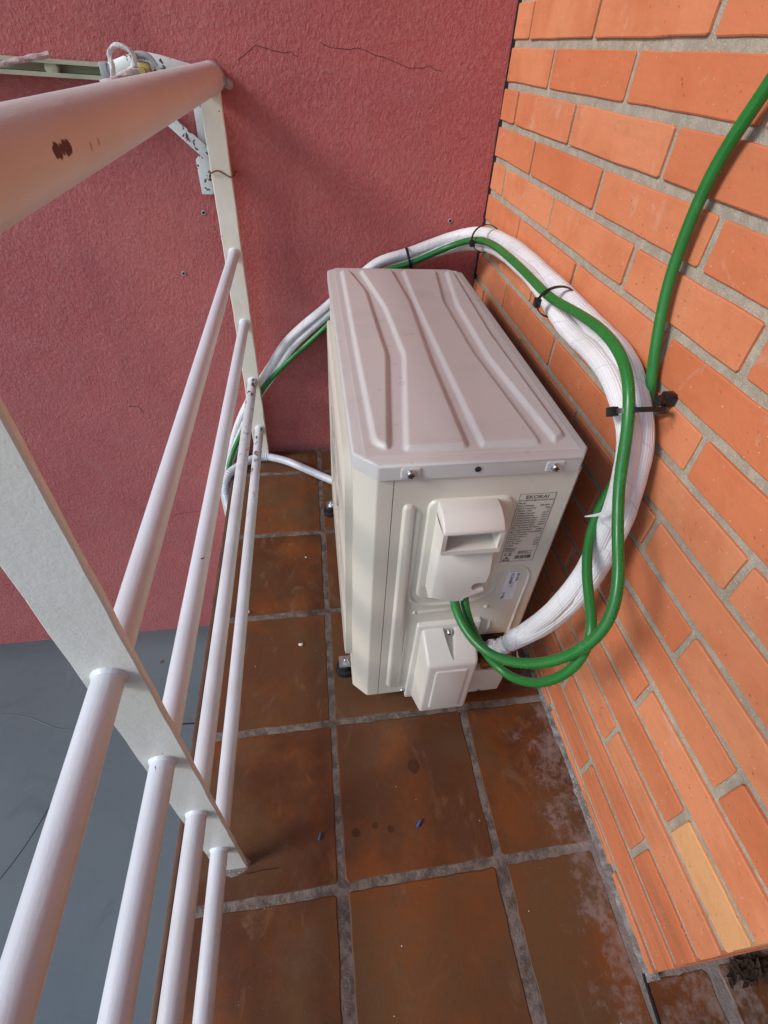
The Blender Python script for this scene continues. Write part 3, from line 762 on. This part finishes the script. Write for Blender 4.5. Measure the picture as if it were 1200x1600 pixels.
for j in range(10):
    a = math.pi*2*j/10+.2; c, s_ = math.cos(a), math.sin(a)
    p0, p1 = (gy+.09*c, gz+.09*s_), (gy+gr*c, gz+gr*s_); nx, nz = -s_*.012, c*.012
    add_prism(bm, [(p0[0]+nx, p0[1]+nz), (p1[0]+nx, p1[1]+nz), (p1[0]-nx, p1[1]-nz), (p0[0]-nx, p0[1]-nz)], 0, XG+.013, XG+.034)
add_cyl(bm, (XG, gy, gz), (XG+.03, gy, gz), .13, 24)
obj('fan_grille', bm, MAT['case'], front)
obj('fan_well', cyl((XG+.034, gy, gz), (XG+.044, gy, gz), gr*1.0, 40), MAT['dark'], front)

bm = bmesh.new()
for i in range(70):
    yy_ = YF+.34+i*.0335; add_box(bm, UX1-.035, UX1-.022, yy_, yy_+.006, .17, 2.26)
obj('condenser_fins', bm, MAT['fin'], ac, kind='stuff')
# near side panel with pressed relief
def fp(x, z, h): return (x, YF-h, z)
bm = bmesh.new()
add_prism(bm, [(X_S, YF+t), (X_S, YF), (UX1-.052, YF), (UX1-.026, YF+.025), (UX1-.026, YF+.30), (UX1-.045, YF+.30), (UX1-.045, YF+.04), (UX1-.06, YF+t)], 2, .13, 2.284)
side = obj('side_panel', bm, MAT['case'], ac, sharp=40)
bm = bmesh.new()
add_emboss(bm, round_poly([Vector(p) for p in ((.400, .23), (.515, .22), (.478, 2.115), (.398, 2.125))], .05), .024, .020, fp)
add_emboss(bm, round_poly([Vector(p) for p in ((.530, 1.32), (1.00, 1.30), (1.00, 2.145), (.530, 2.145))], .07), .016, .018, fp)
def line_pts(pts, st=.03):
    return [Vector((p.x, p.z)) for p in smooth_path(spline([(x, 0, z) for x, z in pts], st), 5)]
add_groove(bm, line_pts([(.487, 2.08), (.487, 1.75), (.485, 1.45), (.488, 1.33), (.53, 1.255), (.64, 1.235), (.80, 1.235), (.95, 1.245), (1.02, 1.30), (1.045, 1.40), (1.05, 1.52)]), .022, .014, fp, False)
add_groove(bm, line_pts([(.50, 1.02), (.50, .80), (.495, .5), (.50, .22)]), .016, .010, fp, False)
add_groove(bm, line_pts([(1.10, 1.555), (1.19, 1.555), (1.235, 1.50), (1.24, 1.2), (1.24, .9), (1.24, .72)]), .014, .012, fp, False)
add_groove(bm, line_pts([(.54, 1.155), (.65, 1.16), (.8, 1.16)]), .03, .010, fp, False)
add_groove(bm, line_pts([(1.08, 1.0), (1.08, .90), (1.075, .82)]), .014, .014, fp, False)
add_emboss(bm, [Vector((1.02+.022*math.cos(a), 1.165+.022*math.sin(a))) for a in [2*math.pi*i/16 for i in range(16)]], .016, .014, fp)
add_emboss(bm, [Vector((.545+.018*math.cos(a), 1.165+.018*math.sin(a))) for a in [2*math.pi*i/16 for i in range(16)]], .012, .010, fp)
obj('pressed_relief', bm, MAT['case'], side, sharp=60)
# screws on the skirt and the panel
def screw(x, z, r, y=UY0-.002):
    h = obj('screw', cyl((x, y+.01, z), (x, y-.018, z), r, 20, r2=r*.8, bev=.004), MAT['zinc'], ac)
    bm = bmesh.new(); add_box(bm, x-r*.5, x+r*.5, y-.0205, y-.017, z-r*.11, z+r*.11); add_box(bm, x-r*.11, x+r*.11, y-.021, y-.0165, z-r*.5, z+r*.5)
    obj('cross_slot', bm, MAT['dark'], h)
for x in (.425, 1.155):
    bm = bmesh.new(); add_emboss(bm, round_poly([Vector(p) for p in ((x-.055, 2.292), (x+.055, 2.292), (x+.055, 2.368), (x-.055, 2.368))], .02), .012, .006, lambda a, b, h: (a, UY0-h, b), h0=-.002)
    obj('screw_seat', bm, MAT['lid'], lid); screw(x, 2.33, .026, UY0-.006)
obj('skirt_hole', cyl((.755, UY0+.01, 2.335), (.755, UY0-.004, 2.335), .016, 14), MAT['dark'], ac)
screw(.535, .165, .017, YF); screw(1.125, .16, .017, YF-.06)

# upper box: cable cover with handle recess
hb = empty('cable_cover', (.75, YF, 1.5)); hb.parent = ac; hb.matrix_parent_inverse = Matrix.Translation(-ORG[ac.name])
cc = props(hb)
D1, D2 = YF-.125, YF-.180       # face of lower plate, face of hood
bx0, bx1 = .583, .912
# hood: side profile (y,z) extruded in x, with recess cut by building it from pieces
def hoodbox():
    bm = bmesh.new()
    prof = [(YF+.0, 2.135), (YF-.09, 2.130), (YF-.145, 2.105), (D2, 2.072), (D2, 2.045), (YF-.06, 2.045), (YF, 2.045)]
    add_prism(bm, prof, 0, bx0, bx1-.008)                                     # top
    bmesh.ops.bevel(bm, geom=[e for e in bm.edges], offset=.010, segments=2, profile=.5, affect='EDGES')
    for a, b in ((bx0+.0, bx0+.022), (bx1-.030, bx1-.008)):                          # cheeks
        add_prism(bm, [(YF, 2.06), (D2+.002, 2.06), (D2+.002, 1.915), (D2+.012, 1.903), (YF, 1.903)], 0, a, b)
    add_prism(bm, [(YF, 1.935), (D2+.001, 1.935), (D2+.001, 1.905), (YF, 1.905)], 0, bx0+.005, bx1-.012)   # sill
    return bm
obj('hood', hoodbox(), MAT['plastic'], cc, sharp=50)
obj('handle_recess', prism([(YF-.02, 2.05), (YF-.10, 2.05), (YF-.05, 1.93), (YF-.02, 1.93)], 0, bx0+.02, bx1-.03), MAT['plastic'], cc)
n = 10
plate = [(bx0, 1.915), (bx0, 1.455), (.700, 1.455), (.702, 1.425), (.79, 1.425), (.80, 1.468), (bx1-.01, 1.480), (bx1-.01, 1.515)]
plate += [(bx1-.055-.035*math.sin(math.pi*i/n), 1.548-.033*math.cos(math.pi*i/n)) for i in range(n+1)]
plate += [(bx1-.01, 1.581), (bx1, 1.66), (bx1, 1.915)]
bm = bmesh.new(); add_prism(bm, plate, 1, YF, D1)
es = [e for e in bm.edges if all(abs(v.co.y-D1) < 1e-4 for v in e.verts) and (e.verts[0].co-e.verts[1].co).length > .1]
bmesh.ops.bevel(bm, geom=es, offset=.020, segments=1, affect='EDGES')
obj('cover_plate', bm, MAT['plastic'], cc, sharp=50)

# lower box: valve cover
vc = empty('valve_cover', (.77, YF, .1)); vc.parent = ac; vc.matrix_parent_inverse = Matrix.Translation(-ORG[ac.name])
bm = bmesh.new(); pl = [(.555, .085), (1.005, .085), (1.005, 1.045), (.575, 1.045)]
add_prism(bm, pl, 1, YF, YF-.032); bmesh.ops.bevel(bm, geom=[e for e in bm.edges if not all(abs(v.co.y-YF) < 1e-4 for v in e.verts)], offset=.012, segments=3, profile=.5, affect='EDGES')
obj('cover_flange', bm, MAT['plastic'], vc, sharp=50)
YB = YF-.245
def frus():
    bm = bmesh.new()
    A = [bm.verts.new(c) for c in ((.600, YF-.02, 1.015), (.975, YF-.02, 1.015), (.975, YF-.02, .095), (.600, YF-.02, .095))]
    B = [bm.verts.new(c) for c in ((.612, YB, .905), (.948, YB, .905), (.948, YB, .285), (.612, YB, .285))]
    bm.faces.new(A); bm.faces.new(B[::-1])
    for i in range(4): bm.faces.new((A[i], A[(i+1) % 4], B[(i+1) % 4], B[i]))
    bmesh.ops.bevel(bm, geom=bm.edges[:], offset=.024, segments=4, profile=.5, affect='EDGES'); return bm
box_o = obj('cover_box', frus(), MAT['plastic'], vc, sharp=60)
bm = bmesh.new(); add_emboss(bm, round_poly([Vector(p) for p in ((.662, .33), (.90, .33), (.90, .85), (.662, .85))], .03), .02, .008, lambda x, z, h: (x, YB-h, z))
obj('face_pad', bm, MAT['plastic'], box_o, sharp=60)
# tear-shaped finger notch cut into the sloping top
def topz(y): return 1.015+(.905-1.015)*((YF-.02)-y)/((YF-.02)-YB)
bm = bmesh.new(); N_ = 28; rim = []; bot = []
for i in range(N_):
    a = 2*math.pi*i/N_; u = math.cos(a); L = .205; ww = .050*((u+1)/2)**.62
    yy = YF-.022-L*.5+L*.5*u; x = .785+math.copysign(ww, math.sin(a)) if abs(math.sin(a)) > 1e-6 else .785
    rim.append(bm.verts.new((x, yy, topz(yy)+.03))); bot.append(bm.verts.new((.785+(x-.785)*.6, YF-.022-L*.5+L*.44*u, topz(yy)-.075*((u+1.05)/2.05))))
for i in range(N_): bm.faces.new((rim[i], rim[(i+1) % N_], bot[(i+1) % N_], bot[i]))
bm.faces.new(bot); bm.faces.new(rim[::-1]); bmesh.ops.remove_doubles(bm, verts=bm.verts[:], dist=1e-5)
cut = obj('cutter', bm, MAT['plastic'], None)
md = box_o.modifiers.new('b', 'BOOLEAN'); md.operation = 'DIFFERENCE'; md.object = cut; md.solver = 'EXACT'
dg = bpy.context.evaluated_depsgraph_get(); nm = bpy.data.meshes.new_from_object(box_o.evaluated_get(dg)); box_o.modifiers.clear(); box_o.data = nm
nm.set_sharp_from_angle(angle=R_(30)); bpy.data.objects.remove(cut)
screw(.785, .985, .020, YF-.052)

# valve bay: flat dark plate for the hollow's shade, valves, bracket plate
obj('valve_bay', box(1.012, 1.215, YF-.006, YF-.001, .44, .83, bev=.002), MAT['dark'], ac)
obj('valve_bracket', prism([(1.02, .13), (1.285, .13), (1.295, .30), (1.25, .43), (1.02, .46)], 1, YF-.002, YF-.07, bev=.008), MAT['case'], ac)
for z, mt in ((.72, 'brass'), (.56, 'brass')):
    v = obj('service_valve', cyl((1.11, YF, z), (1.11, YF-.10, z-.01), .045, 6, bev=.006), MAT[mt], ac)
    obj('flare_nut', cyl((1.11, YF-.06, z), (1.20, YF-.11, z+.05), .038, 6, bev=.005), MAT['brass'], v)
    obj('copper_pipe', tube([(1.17, YF-.09, z+.03), (1.20, YF-.13, z+.11), (1.19, YF-.18, z+.22), (1.17, .92, z+.33)], .020, 10), MAT['copper'], v)
obj('shredded_lagging', tube([(1.06, YF-.10, .80), (1.10, .99, .86), (1.13, .95, .95), (1.15, .92, 1.04)], .05, 14, step=.01, rfun=lambda L, a: .05+.022*mnoise.noise(Vector((L*40, a*3, 1)))), MAT['greyplastic'], ac)

# rating plate and stickers (flat print on thin film)
def shear(x, z): return x+.008*(2.14-z)/.54*2
rp = empty('rating_plate', (1.13, YF, 1.87)); rp.parent = ac; rp.matrix_parent_inverse = Matrix.Translation(-ORG[ac.name])
LX0, LX1, LZ0, LZ1 = 1.022, 1.226, 1.600, 2.142
obj('film', prism([(p.x, p.y) for p in round_poly([Vector(p) for p in ((LX0, LZ0), (LX1, LZ0), (LX1, LZ1), (LX0, LZ1))], .012, 3)], 1, YF+.002, YF-.0015), MAT['label'], rp)
YI = YF-.0022
bm = bmesh.new()
def rect(bm, x0, x1, z0, z1, y=YI):
    bm.faces.new([bm.verts.new(c) for c in ((x0, y, z0), (x1, y, z0), (x1, y, z1), (x0, y, z1))])
w = .0025
for a in ((LX0, LX1, LZ0, LZ0+w), (LX0, LX1, LZ1-w, LZ1), (LX0, LX0+w, LZ0, LZ1), (LX1-w, LX1, LZ0, LZ1)): rect(bm, *a)
def write(bm, s, x, z, size, align='LEFT', bold=False, sx=1.0):
    add_vf(bm, *text_mesh(s, size, lambda a, b, c: (x+a*sx, YI, z+b), bold, align))
write(bm, 'EKOKAI', 1.124, 2.106, .032, 'CENTER', True, 1.15)
write(bm, 'AIR CONDITIONER (OUTDOOR UNIT)', 1.124, 2.088, .0155, 'CENTER', True, .72)
lines = [('Model', ''), ('Rated Voltage', '220-240V~'), ('Rated Frequency', '50Hz'), ('Climate Class', 'T1'), ('Cooling Capacity', '2.5kW'), ('Heating Capacity', '2.8kW'),
         ('Cooling Power Input', '775W'), ('Heating Power Input', '750W'), ('Cooling Rated Input', '1.35kW'), ('Heating Rated Input', '1.35kW'), ('Max. Operating Pressure', ''),
         ('Discharge Pressure', '4.3MPa'), ('Max. Discharge Pressure', '4.2MPa'), ('Suction Pressure', '1.5'), ('Sound Pressure', ''), ('Refrigerant', 'R32'), ('Refrig. charge', '0.5kg'), ('Net Weight', '23kg'), ('Weight', 'IPX4'), ('Date', '')]
for i, (a, b) in enumerate(lines):
    z = 2.068-i*.0185
    write(bm, a, 1.030, z, .0175, 'LEFT', True, .9)
    if b: write(bm, b, 1.218, z, .0165, 'RIGHT', True, .85)
write(bm, 'CE', 1.034, 1.652, .040, 'LEFT', True)
for k in range(4): rect(bm, 1.030, 1.09+.01*(k % 2), 1.690+k*.008, 1.693+k*.008)
for k in range(4): rect(bm, 1.115, 1.20-.014*(k % 3), 1.665+k*.007, 1.668+k*.007)
# warning triangle
T = [(1.032, 1.608), (1.080, 1.608), (1.056, 1.648)]; Ti = [(1.041, 1.613), (1.071, 1.613), (1.056, 1.638)]
for i in range(3):
    j = (i+1) % 3; bm.faces.new([bm.verts.new((p[0], YI, p[1])) for p in (T[i], T[j], Ti[j], Ti[i])])
rect(bm, 1.0535, 1.0585, 1.620, 1.633); rect(bm, 1.0535, 1.0585, 1.6145, 1.618)
rc = random.Random(9); x = 1.105
while x < 1.205:
    wd = rc.choice((.0015, .003, .0045)); rect(bm, x, x+wd, 1.622, 1.652); x += wd+rc.choice((.0012, .002, .003))
obj('print', bm, MAT['ink'], rp, smooth=False)
sp = empty('serial_sticker', (1.13, YF, 1.22)); sp.parent = ac; sp.matrix_parent_inverse = Matrix.Translation(-ORG[ac.name])
sp['label'] = 'white serial number sticker'
obj('film', prism([(1.098, 1.225), (1.188, 1.222), (1.183, 1.495), (1.094, 1.497)], 1, YF+.002, YF-.0018), MAT['sticker'], sp)
bm = bmesh.new()
def write_v(s, x, z, size): add_vf(bm, *text_mesh(s, size, lambda a, b, c: (x+b, YI-.0006, z-a*.95), True))
write_v('S/N 5504', 1.163, 1.485, .022); write_v('EK 12 09 02', 1.146, 1.40, .012)
write_v('KC3500M 11', 1.124, 1.485, .026); write_v('02 KW', 1.108, 1.30, .020); write_v('||||||', 1.103, 1.26, .02)
obj('print', bm, MAT['ink'], sp, smooth=False)

# feet
for (x, y) in ((.128, 1.43), (.105, 3.29), (1.30, 1.43), (1.30, 3.29)):
    s_ = 1 if x < 1 else -1
    f = empty('foot', (x, y, 0)); f.parent = ac; f.matrix_parent_inverse = Matrix.Translation(-ORG[ac.name])
    bm = bmesh.new(); add_cyl(bm, (x, y, .0), (x, y, .050), .086, 28, r2=.078, bev=.006); add_cyl(bm, (x, y, .05), (x, y, .10), .058, 24, r2=.05, bev=.006)
    obj('rubber_pad', bm, MAT['rubber'], f)
    bm = bmesh.new(); add_prism(bm, [(x-.055*s_, y-.05), (x+.09*s_, y-.05), (x+.09*s_, y+.05), (x-.055*s_, y+.05)], 2, .105, .118)
    bmesh.ops.bevel(bm, geom=bm.edges[:], offset=.004, segments=2, affect='EDGES')
    add_box(bm, x+(.03 if s_ > 0 else -.05), x+(.05 if s_ > 0 else -.03), y-.05, y+.05, .11, .19, bev=.004)
    obj('bracket', bm, MAT['zinc'], f)
    bm = bmesh.new(); add_cyl(bm, (x, y, .10), (x, y, .165), .016, 12); add_cyl(bm, (x, y, .118), (x, y, .142), .030, 6, bev=.003); add_cyl(bm, (x, y, .116), (x, y, .121), .040, 16)
    obj('bolt', bm, MAT['zinc'], f)

# ------------------------------------------------------------------ pipe bundle
ins = empty('insulated_pipes', (1.55, 1.5, 2.6), label='white taped pipe bundle looping from the red wall along the bricks to the unit valves', cat='pipe')
W2l = [(-1.10, 4.30, -1.6), (-1.10, 4.30, -.5), (-1.09, 4.32, -.08), (-1.028, 4.36, 0.133), (-0.889, 4.37, 0.488), (-0.702, 4.38, 0.834), (-0.487, 4.38, 1.154), (-0.256, 4.38, 1.483), (0.168, 4.38, 1.85), (.42, 4.36, 2.08)]
W2 = [(.657, 4.34, 2.29), (.939, 4.34, 2.377), (1.325, 4.32, 2.522), (1.50, 4.22, 2.60), (1.59, 3.90, 2.67), (1.605, 3.55, 2.71), (1.60, 3.161, 2.738), (1.60, 2.714, 2.731), (1.60, 2.43, 2.735), (1.60, 2.151, 2.727), (1.60, 1.835, 2.715), (1.60, 1.602, 2.711), (1.60, 1.433, 2.67), (1.59, 1.297, 2.601), (1.59, 1.177, 2.509), (1.58, 1.101, 2.408), (1.56, 1.021, 2.223), (1.54, .958, 2.034), (1.50, .916, 1.858), (1.47, .90, 1.656), (1.405, .89, 1.441), (1.295, .88, 1.277), (1.150, .905, 1.09)]
W1l = [(-1.10, 4.20, -1.6), (-1.09, 4.2, -.5), (-1.07, 4.26, -.10), (-1.001, 4.33, 0.113), (-0.858, 4.355, 0.451), (-0.658, 4.37, 0.8), (-0.43, 4.38, 1.107), (-0.208, 4.38, 1.418), (0.165, 4.38, 1.757), (.42, 4.36, 1.99)]
W1 = [(.66, 4.34, 2.17), (.944, 4.34, 2.29), (1.31, 4.28, 2.44), (1.47, 4.15, 2.515), (1.55, 3.85, 2.59), (1.54, 3.45, 2.66), (1.53, 3.015, 2.70), (1.53, 2.55, 2.695), (1.53, 2.257, 2.650), (1.53, 1.987, 2.625), (1.53, 1.695, 2.640), (1.52, 1.458, 2.625), (1.50, 1.276, 2.585), (1.50, 1.121, 2.49), (1.50, 1.04, 2.318), (1.49, .99, 2.155), (1.47, .95, 1.919), (1.43, .92, 1.647), (1.335, .89, 1.42), (1.25, .89, 1.25), (1.135, .91, 1.05)]
def lump(seed, r0):
    def f(L, a):
        return r0*(.74+.26*min(1, max(0, (L-4.6)/2.2)))*(1+.07*mnoise.noise(Vector((L*3, math.cos(a)*1.2, seed)))+.035*mnoise.noise(Vector((L*13, math.cos(a)*2+seed, math.sin(a)*2))))+.0007*math.cos(18*a)
    return f
obj('pipe', tube(W2l+W2, .084, 72, step=.035, rfun=lump(3, .061)), MAT['tape'], ins, sharp=80)
obj('pipe', tube(W1l+W1, .075, 72, step=.035, rfun=lump(11, .056)), MAT['tape'], ins, sharp=80)
def ribbon(name, pts, w, mat, parent, up=Vector((0, 0, 1))):
    bm = bmesh.new(); q = spline(pts, .02); prev = None
    for i, p in enumerate(q):
        tt = i/(len(q)-1); ww = w*(1-tt)**.7+.002; d = (q[min(i+1, len(q)-1)]-q[max(0, i-1)]).normalized(); sdv = d.cross(up).normalized()
        r = [bm.verts.new(p-sdv*ww), bm.verts.new(p+sdv*ww), bm.verts.new(p+sdv*ww+up*.003), bm.verts.new(p-sdv*ww+up*.003)]
        if prev:
            for k in range(4): bm.faces.new((prev[k], prev[(k+1) % 4], r[(k+1) % 4], r[k]))
        prev = r
    return obj(name, bm, mat, parent)
ribbon('tape_tail', [(1.46, .93, 2.26), (1.40, .90, 2.225), (1.36, .92, 2.16), (1.31, .95, 2.12)], .022, MAT['tape'], ins)
ribbon('tape_tail', [(1.16, .84, 1.05), (1.19, .83, .98), (1.25, .83, .95)], .016, MAT['tape'], ins)

# green cables
GAl = [(-1.09, 4.05, -1.6), (-1.08, 4.08, -.4), (-1.065, 4.12, -.0), (-1.0, 4.24, 0.153), (-0.842, 4.30, 0.442), (-0.569, 4.345, 0.941), (-0.295, 4.345, 1.238), (0.161, 4.33, 1.67), (.42, 4.28, 1.99)]
GA = [(.647, 4.22, 2.225), (.951, 4.21, 2.326), (1.297, 4.17, 2.492), (1.42, 4.02, 2.585), (1.455, 3.75, 2.665), (1.45, 3.40, 2.725), (1.44, 3.07, 2.753), (1.44, 2.591, 2.761), (1.45, 2.212, 2.754), (1.46, 1.884, 2.795), (1.46, 1.623, 2.822), (1.46, 1.403, 2.808), (1.45, 1.257, 2.766), (1.43, 1.134, 2.685), (1.42, 1.031, 2.524), (1.40, .938, 2.368), (1.36, .723, 2.159), (1.33, .587, 2.071), (1.28, .467, 1.899), (1.18, .452, 1.694), (1.03, .547, 1.447), (.88, .72, 1.298), (.785, .88, 1.315), (.748, 1.02, 1.385), (.745, 1.06, 1.46)]
obj('power_cable', tube(GAl+GA, .0275, 20, step=.04, sm=5, rfun=lambda L, a: .0275*(1+.05*mnoise.noise(Vector((L*4, math.cos(a), 2))))), MAT['cable'], label='green cable strapped along the white pipe bundle and looping into the unit', cat='cable')
GB = [(1.60, .9, 5.2), (1.61, 1.1, 4.6), (1.62, 1.24, 4.15), (1.62, 1.353, 3.814), (1.63, 1.41, 3.719), (1.63, 1.472, 3.525), (1.63, 1.481, 3.333), (1.63, 1.461, 3.109), (1.63, 1.391, 2.895), (1.64, 1.316, 2.697), (1.65, 1.246, 2.518), (1.63, 1.21, 2.301), (1.53, 1.123, 2.136), (1.43, 1.015, 2.01), (1.34, 0.831, 1.896), (1.3, 0.636, 1.81), (1.27, 0.516, 1.773), (1.21, 0.434, 1.629), (1.10, .50, 1.317), (.998, .68, 1.132), (.872, .85, 1.224), (.820, 1.02, 1.345), (.812, 1.07, 1.46)]
obj('power_cable', tube(GB, .026, 20, step=.04, sm=5, rfun=lambda L, a: .026*(1+.05*mnoise.noise(Vector((L*4, math.cos(a), 6))))), MAT['cable'], label='green cable dropping down the brick wall from the top right', cat='cable')

# cable ties: a strap ring round the bundle plus head
def tie(center, normal, rx, rz, label, head=0.0, ang=0, up=Vector((0, 0, 1)), shift=(0, 0, 0)):
    c = Vector(center); nrm = Vector(normal).normalized(); u = (up-nrm*up.dot(nrm)).normalized(); v = nrm.cross(u)
    t = empty('cable_tie', center, label=label, cat='cable tie', group='black cable ties round the pipe bundle')
    bm = bmesh.new(); n = 36; R = []
    for i in range(n):
        a = 2*math.pi*i/n; e = u*math.cos(a)*rz+v*math.sin(a)*rx; p = c+e; er = e.normalized()
        R.append([bm.verts.new(q) for q in (p-nrm*.012, p+nrm*.012, p+nrm*.012+er*.006, p-nrm*.012+er*.006)])
    for i in range(n):
        for k in range(4): bm.faces.new((R[i][k], R[i][(k+1) % 4], R[(i+1) % n][(k+1) % 4], R[(i+1) % n][k]))
    obj('strap', bm, MAT['tie'], t)
    p = c+u*math.cos(head)*rz+v*math.sin(head)*rx; bm = bmesh.new(); add_box(bm, -.022, .022, -.026, .026, -.014, .022, bev=.004)
    er = (p-c).normalized(); mt = Matrix((nrm, er.cross(nrm), er)).transposed().to_4x4()
    for q in bm.verts: q.co = mt @ q.co + p
    tail = [p+er*.02, p+er*.05+nrm.cross(er)*.03, p+er*.06+nrm.cross(er)*.09]
    obj('head', bm, MAT['tie'], t)
    return t
tie((.95, 4.28, 2.335), (1, -.05, .30), .105, .105, 'black cable tie on the pipe bundle against the red wall', head=2.2)
tie((1.515, 3.80, 2.665), (.12, -1, .12), .125, .105, 'black cable tie on the pipe bundle at the brick corner', head=1.9)
tie((1.515, 2.24, 2.715), (0, -1, -.05), .125, .095, 'black cable tie round pipes and cable midway along the bricks', head=1.6)
tie((1.515, 1.15, 2.61), (-.02, -.62, -.78), .135, .095, 'black cable tie holding pipes and cables at the wall clip', head=1.5)
clip = empty('wall_clip', (1.66, 1.26, 2.66), label='black plastic clip screwed to the bricks beside the hanging green cable', cat='wall clip')
bm = bmesh.new(); add_box(bm, 1.635, 1.70, 1.155, 1.205, 2.62, 2.69, bev=.010); add_cyl(bm, (1.64, 1.18, 2.655), (1.60, 1.165, 2.655), .026, 12, bev=.004)
obj('clip_body', bm, MAT['tie'], clip)

# drain hose and duct
drain = empty('drain_hose', (0, 4.0, 0), label='pale grey condensate hose curving over the floor from under the unit', cat='hose')
obj('smooth_hose', tube([(.30, 3.60, .10), (.132, 3.745, .07), (-.142, 3.985, .05), (-.34, 4.14, .05), (-.482, 4.225, .05), (-.62, 4.27, .05)], .046, 18, sm=5), MAT['drain'], drain)
def cr(L, a): return .047+.005*math.sin(L*300)
obj('corrugated_hose', tube([(-.60, 4.265, .05), (-.748, 4.25, .05), (-.86, 4.17, .055), (-.95, 4.07, .06), (-1.045, 3.95, .05), (-1.085, 3.90, -.06), (-1.09, 3.90, -.4), (-1.09, 3.90, -1.2)], .047, 16, step=.006, rfun=cr, sm=4), MAT['drain'], drain, sharp=80)
obj('duct', box(-1.235, -1.03, 4.17, 4.448, ZLOW, -.22, bev=.012), MAT['duct'], origin=(-1.15, 4.3, ZLOW), label='white plastic duct on the red wall just below the balcony edge', cat='duct')

# ------------------------------------------------------------------ litter
def bit(name, x, y, z, l, r, ang, mat, label, cat):
    d = Vector((math.cos(ang), math.sin(ang), 0))*l/2; c = Vector((x, y, z+r))
    bm = cyl(c-d, c+d, r, 10, bev=r*.2)
    for v in bm.verts: v.co += Vector((1, 1, 1))*.0015*mnoise.noise(v.co*60)
    obj(name, bm, mat, label=label, cat=cat)
bit('plastic_offcut', -.123, .281, .004, .040, .008, 1.2, MAT['blue'], 'tiny blue plastic offcut on the tile beside the near post', 'plastic scrap')
bit('plastic_offcut', .525, .268, .004, .045, .009, .8, MAT['blue'], 'tiny blue plastic offcut in the middle of the large tile', 'plastic scrap')
def peb(x, y, r, label):
    bm = bmesh.new(); bmesh.ops.create_icosphere(bm, subdivisions=2, radius=1)
    for v in bm.verts:
        v.co *= 1+.25*mnoise.noise(v.co*1.7+Vector((x*9, y*7, 0))); v.co = Vector((x+v.co.x*r, y+v.co.y*r*.8, .004+r*.35+v.co.z*r*.4))
    obj('paint_flake', bm, MAT['pebble'], label=label, cat='paint flake')
peb(-.699, 2.066, .022, 'white paint flake beside the railing rods'); peb(-.235, 1.687, .020, 'white paint flake on the tile left of the near rubber foot'); peb(-.18, 2.66, .010, 'tiny white flake on the tile beside the middle of the unit')
bm = bmesh.new(); rl = random.Random(21)
for i in range(38):
    x, y = rl.gauss(.55, .17), rl.gauss(2.0, 1.6)
    x, y = rl.uniform(-.9, 1.55), rl.uniform(-.9, 4.2)
    if .1 < x < 1.4 and 1.1 < y < 3.9: continue
    r = rl.uniform(.0015, .004); q = bmesh.ops.create_icosphere(bm, subdivisions=1, radius=r, matrix=Matrix.Translation((x, y, .004)))
obj('grit', bm, MAT['pebble'], label='scattered pale grit crumbs on the floor tiles', cat='grit', kind='stuff')
bm = bmesh.new(); rl = random.Random(4)
for i in range(150):
    cx, cy, cz = rl.gauss(2.30, .07), rl.gauss(-.70, .020), abs(rl.gauss(0, .03))+.006
    a, e = rl.uniform(0, 6.28), rl.uniform(-.6, .6); L, w = rl.uniform(.02, .05), rl.uniform(.008, .018)
    d = Vector((math.cos(a)*math.cos(e), math.sin(a)*math.cos(e), math.sin(e))); s2 = d.cross(Vector((0, 0, 1))).normalized(); c = Vector((cx, cy, cz))
    up = Vector((0, 0, .006)); P = [c-d*L, c+s2*w+up, c+d*L, c-s2*w+up]; vs = [bm.verts.new(p) for p in P]; vs2 = [bm.verts.new(p-Vector((0, 0, .003))) for p in P]
    bm.faces.new(vs); bm.faces.new(vs2[::-1])
    for k in range(4): bm.faces.new((vs[k], vs2[k], vs2[(k+1) % 4], vs[(k+1) % 4]))
obj('dry_leaves', bm, MAT['leaf'], label='dark clump of dry leaves at the foot of the brick wall end', cat='leaves', kind='stuff', smooth=False)
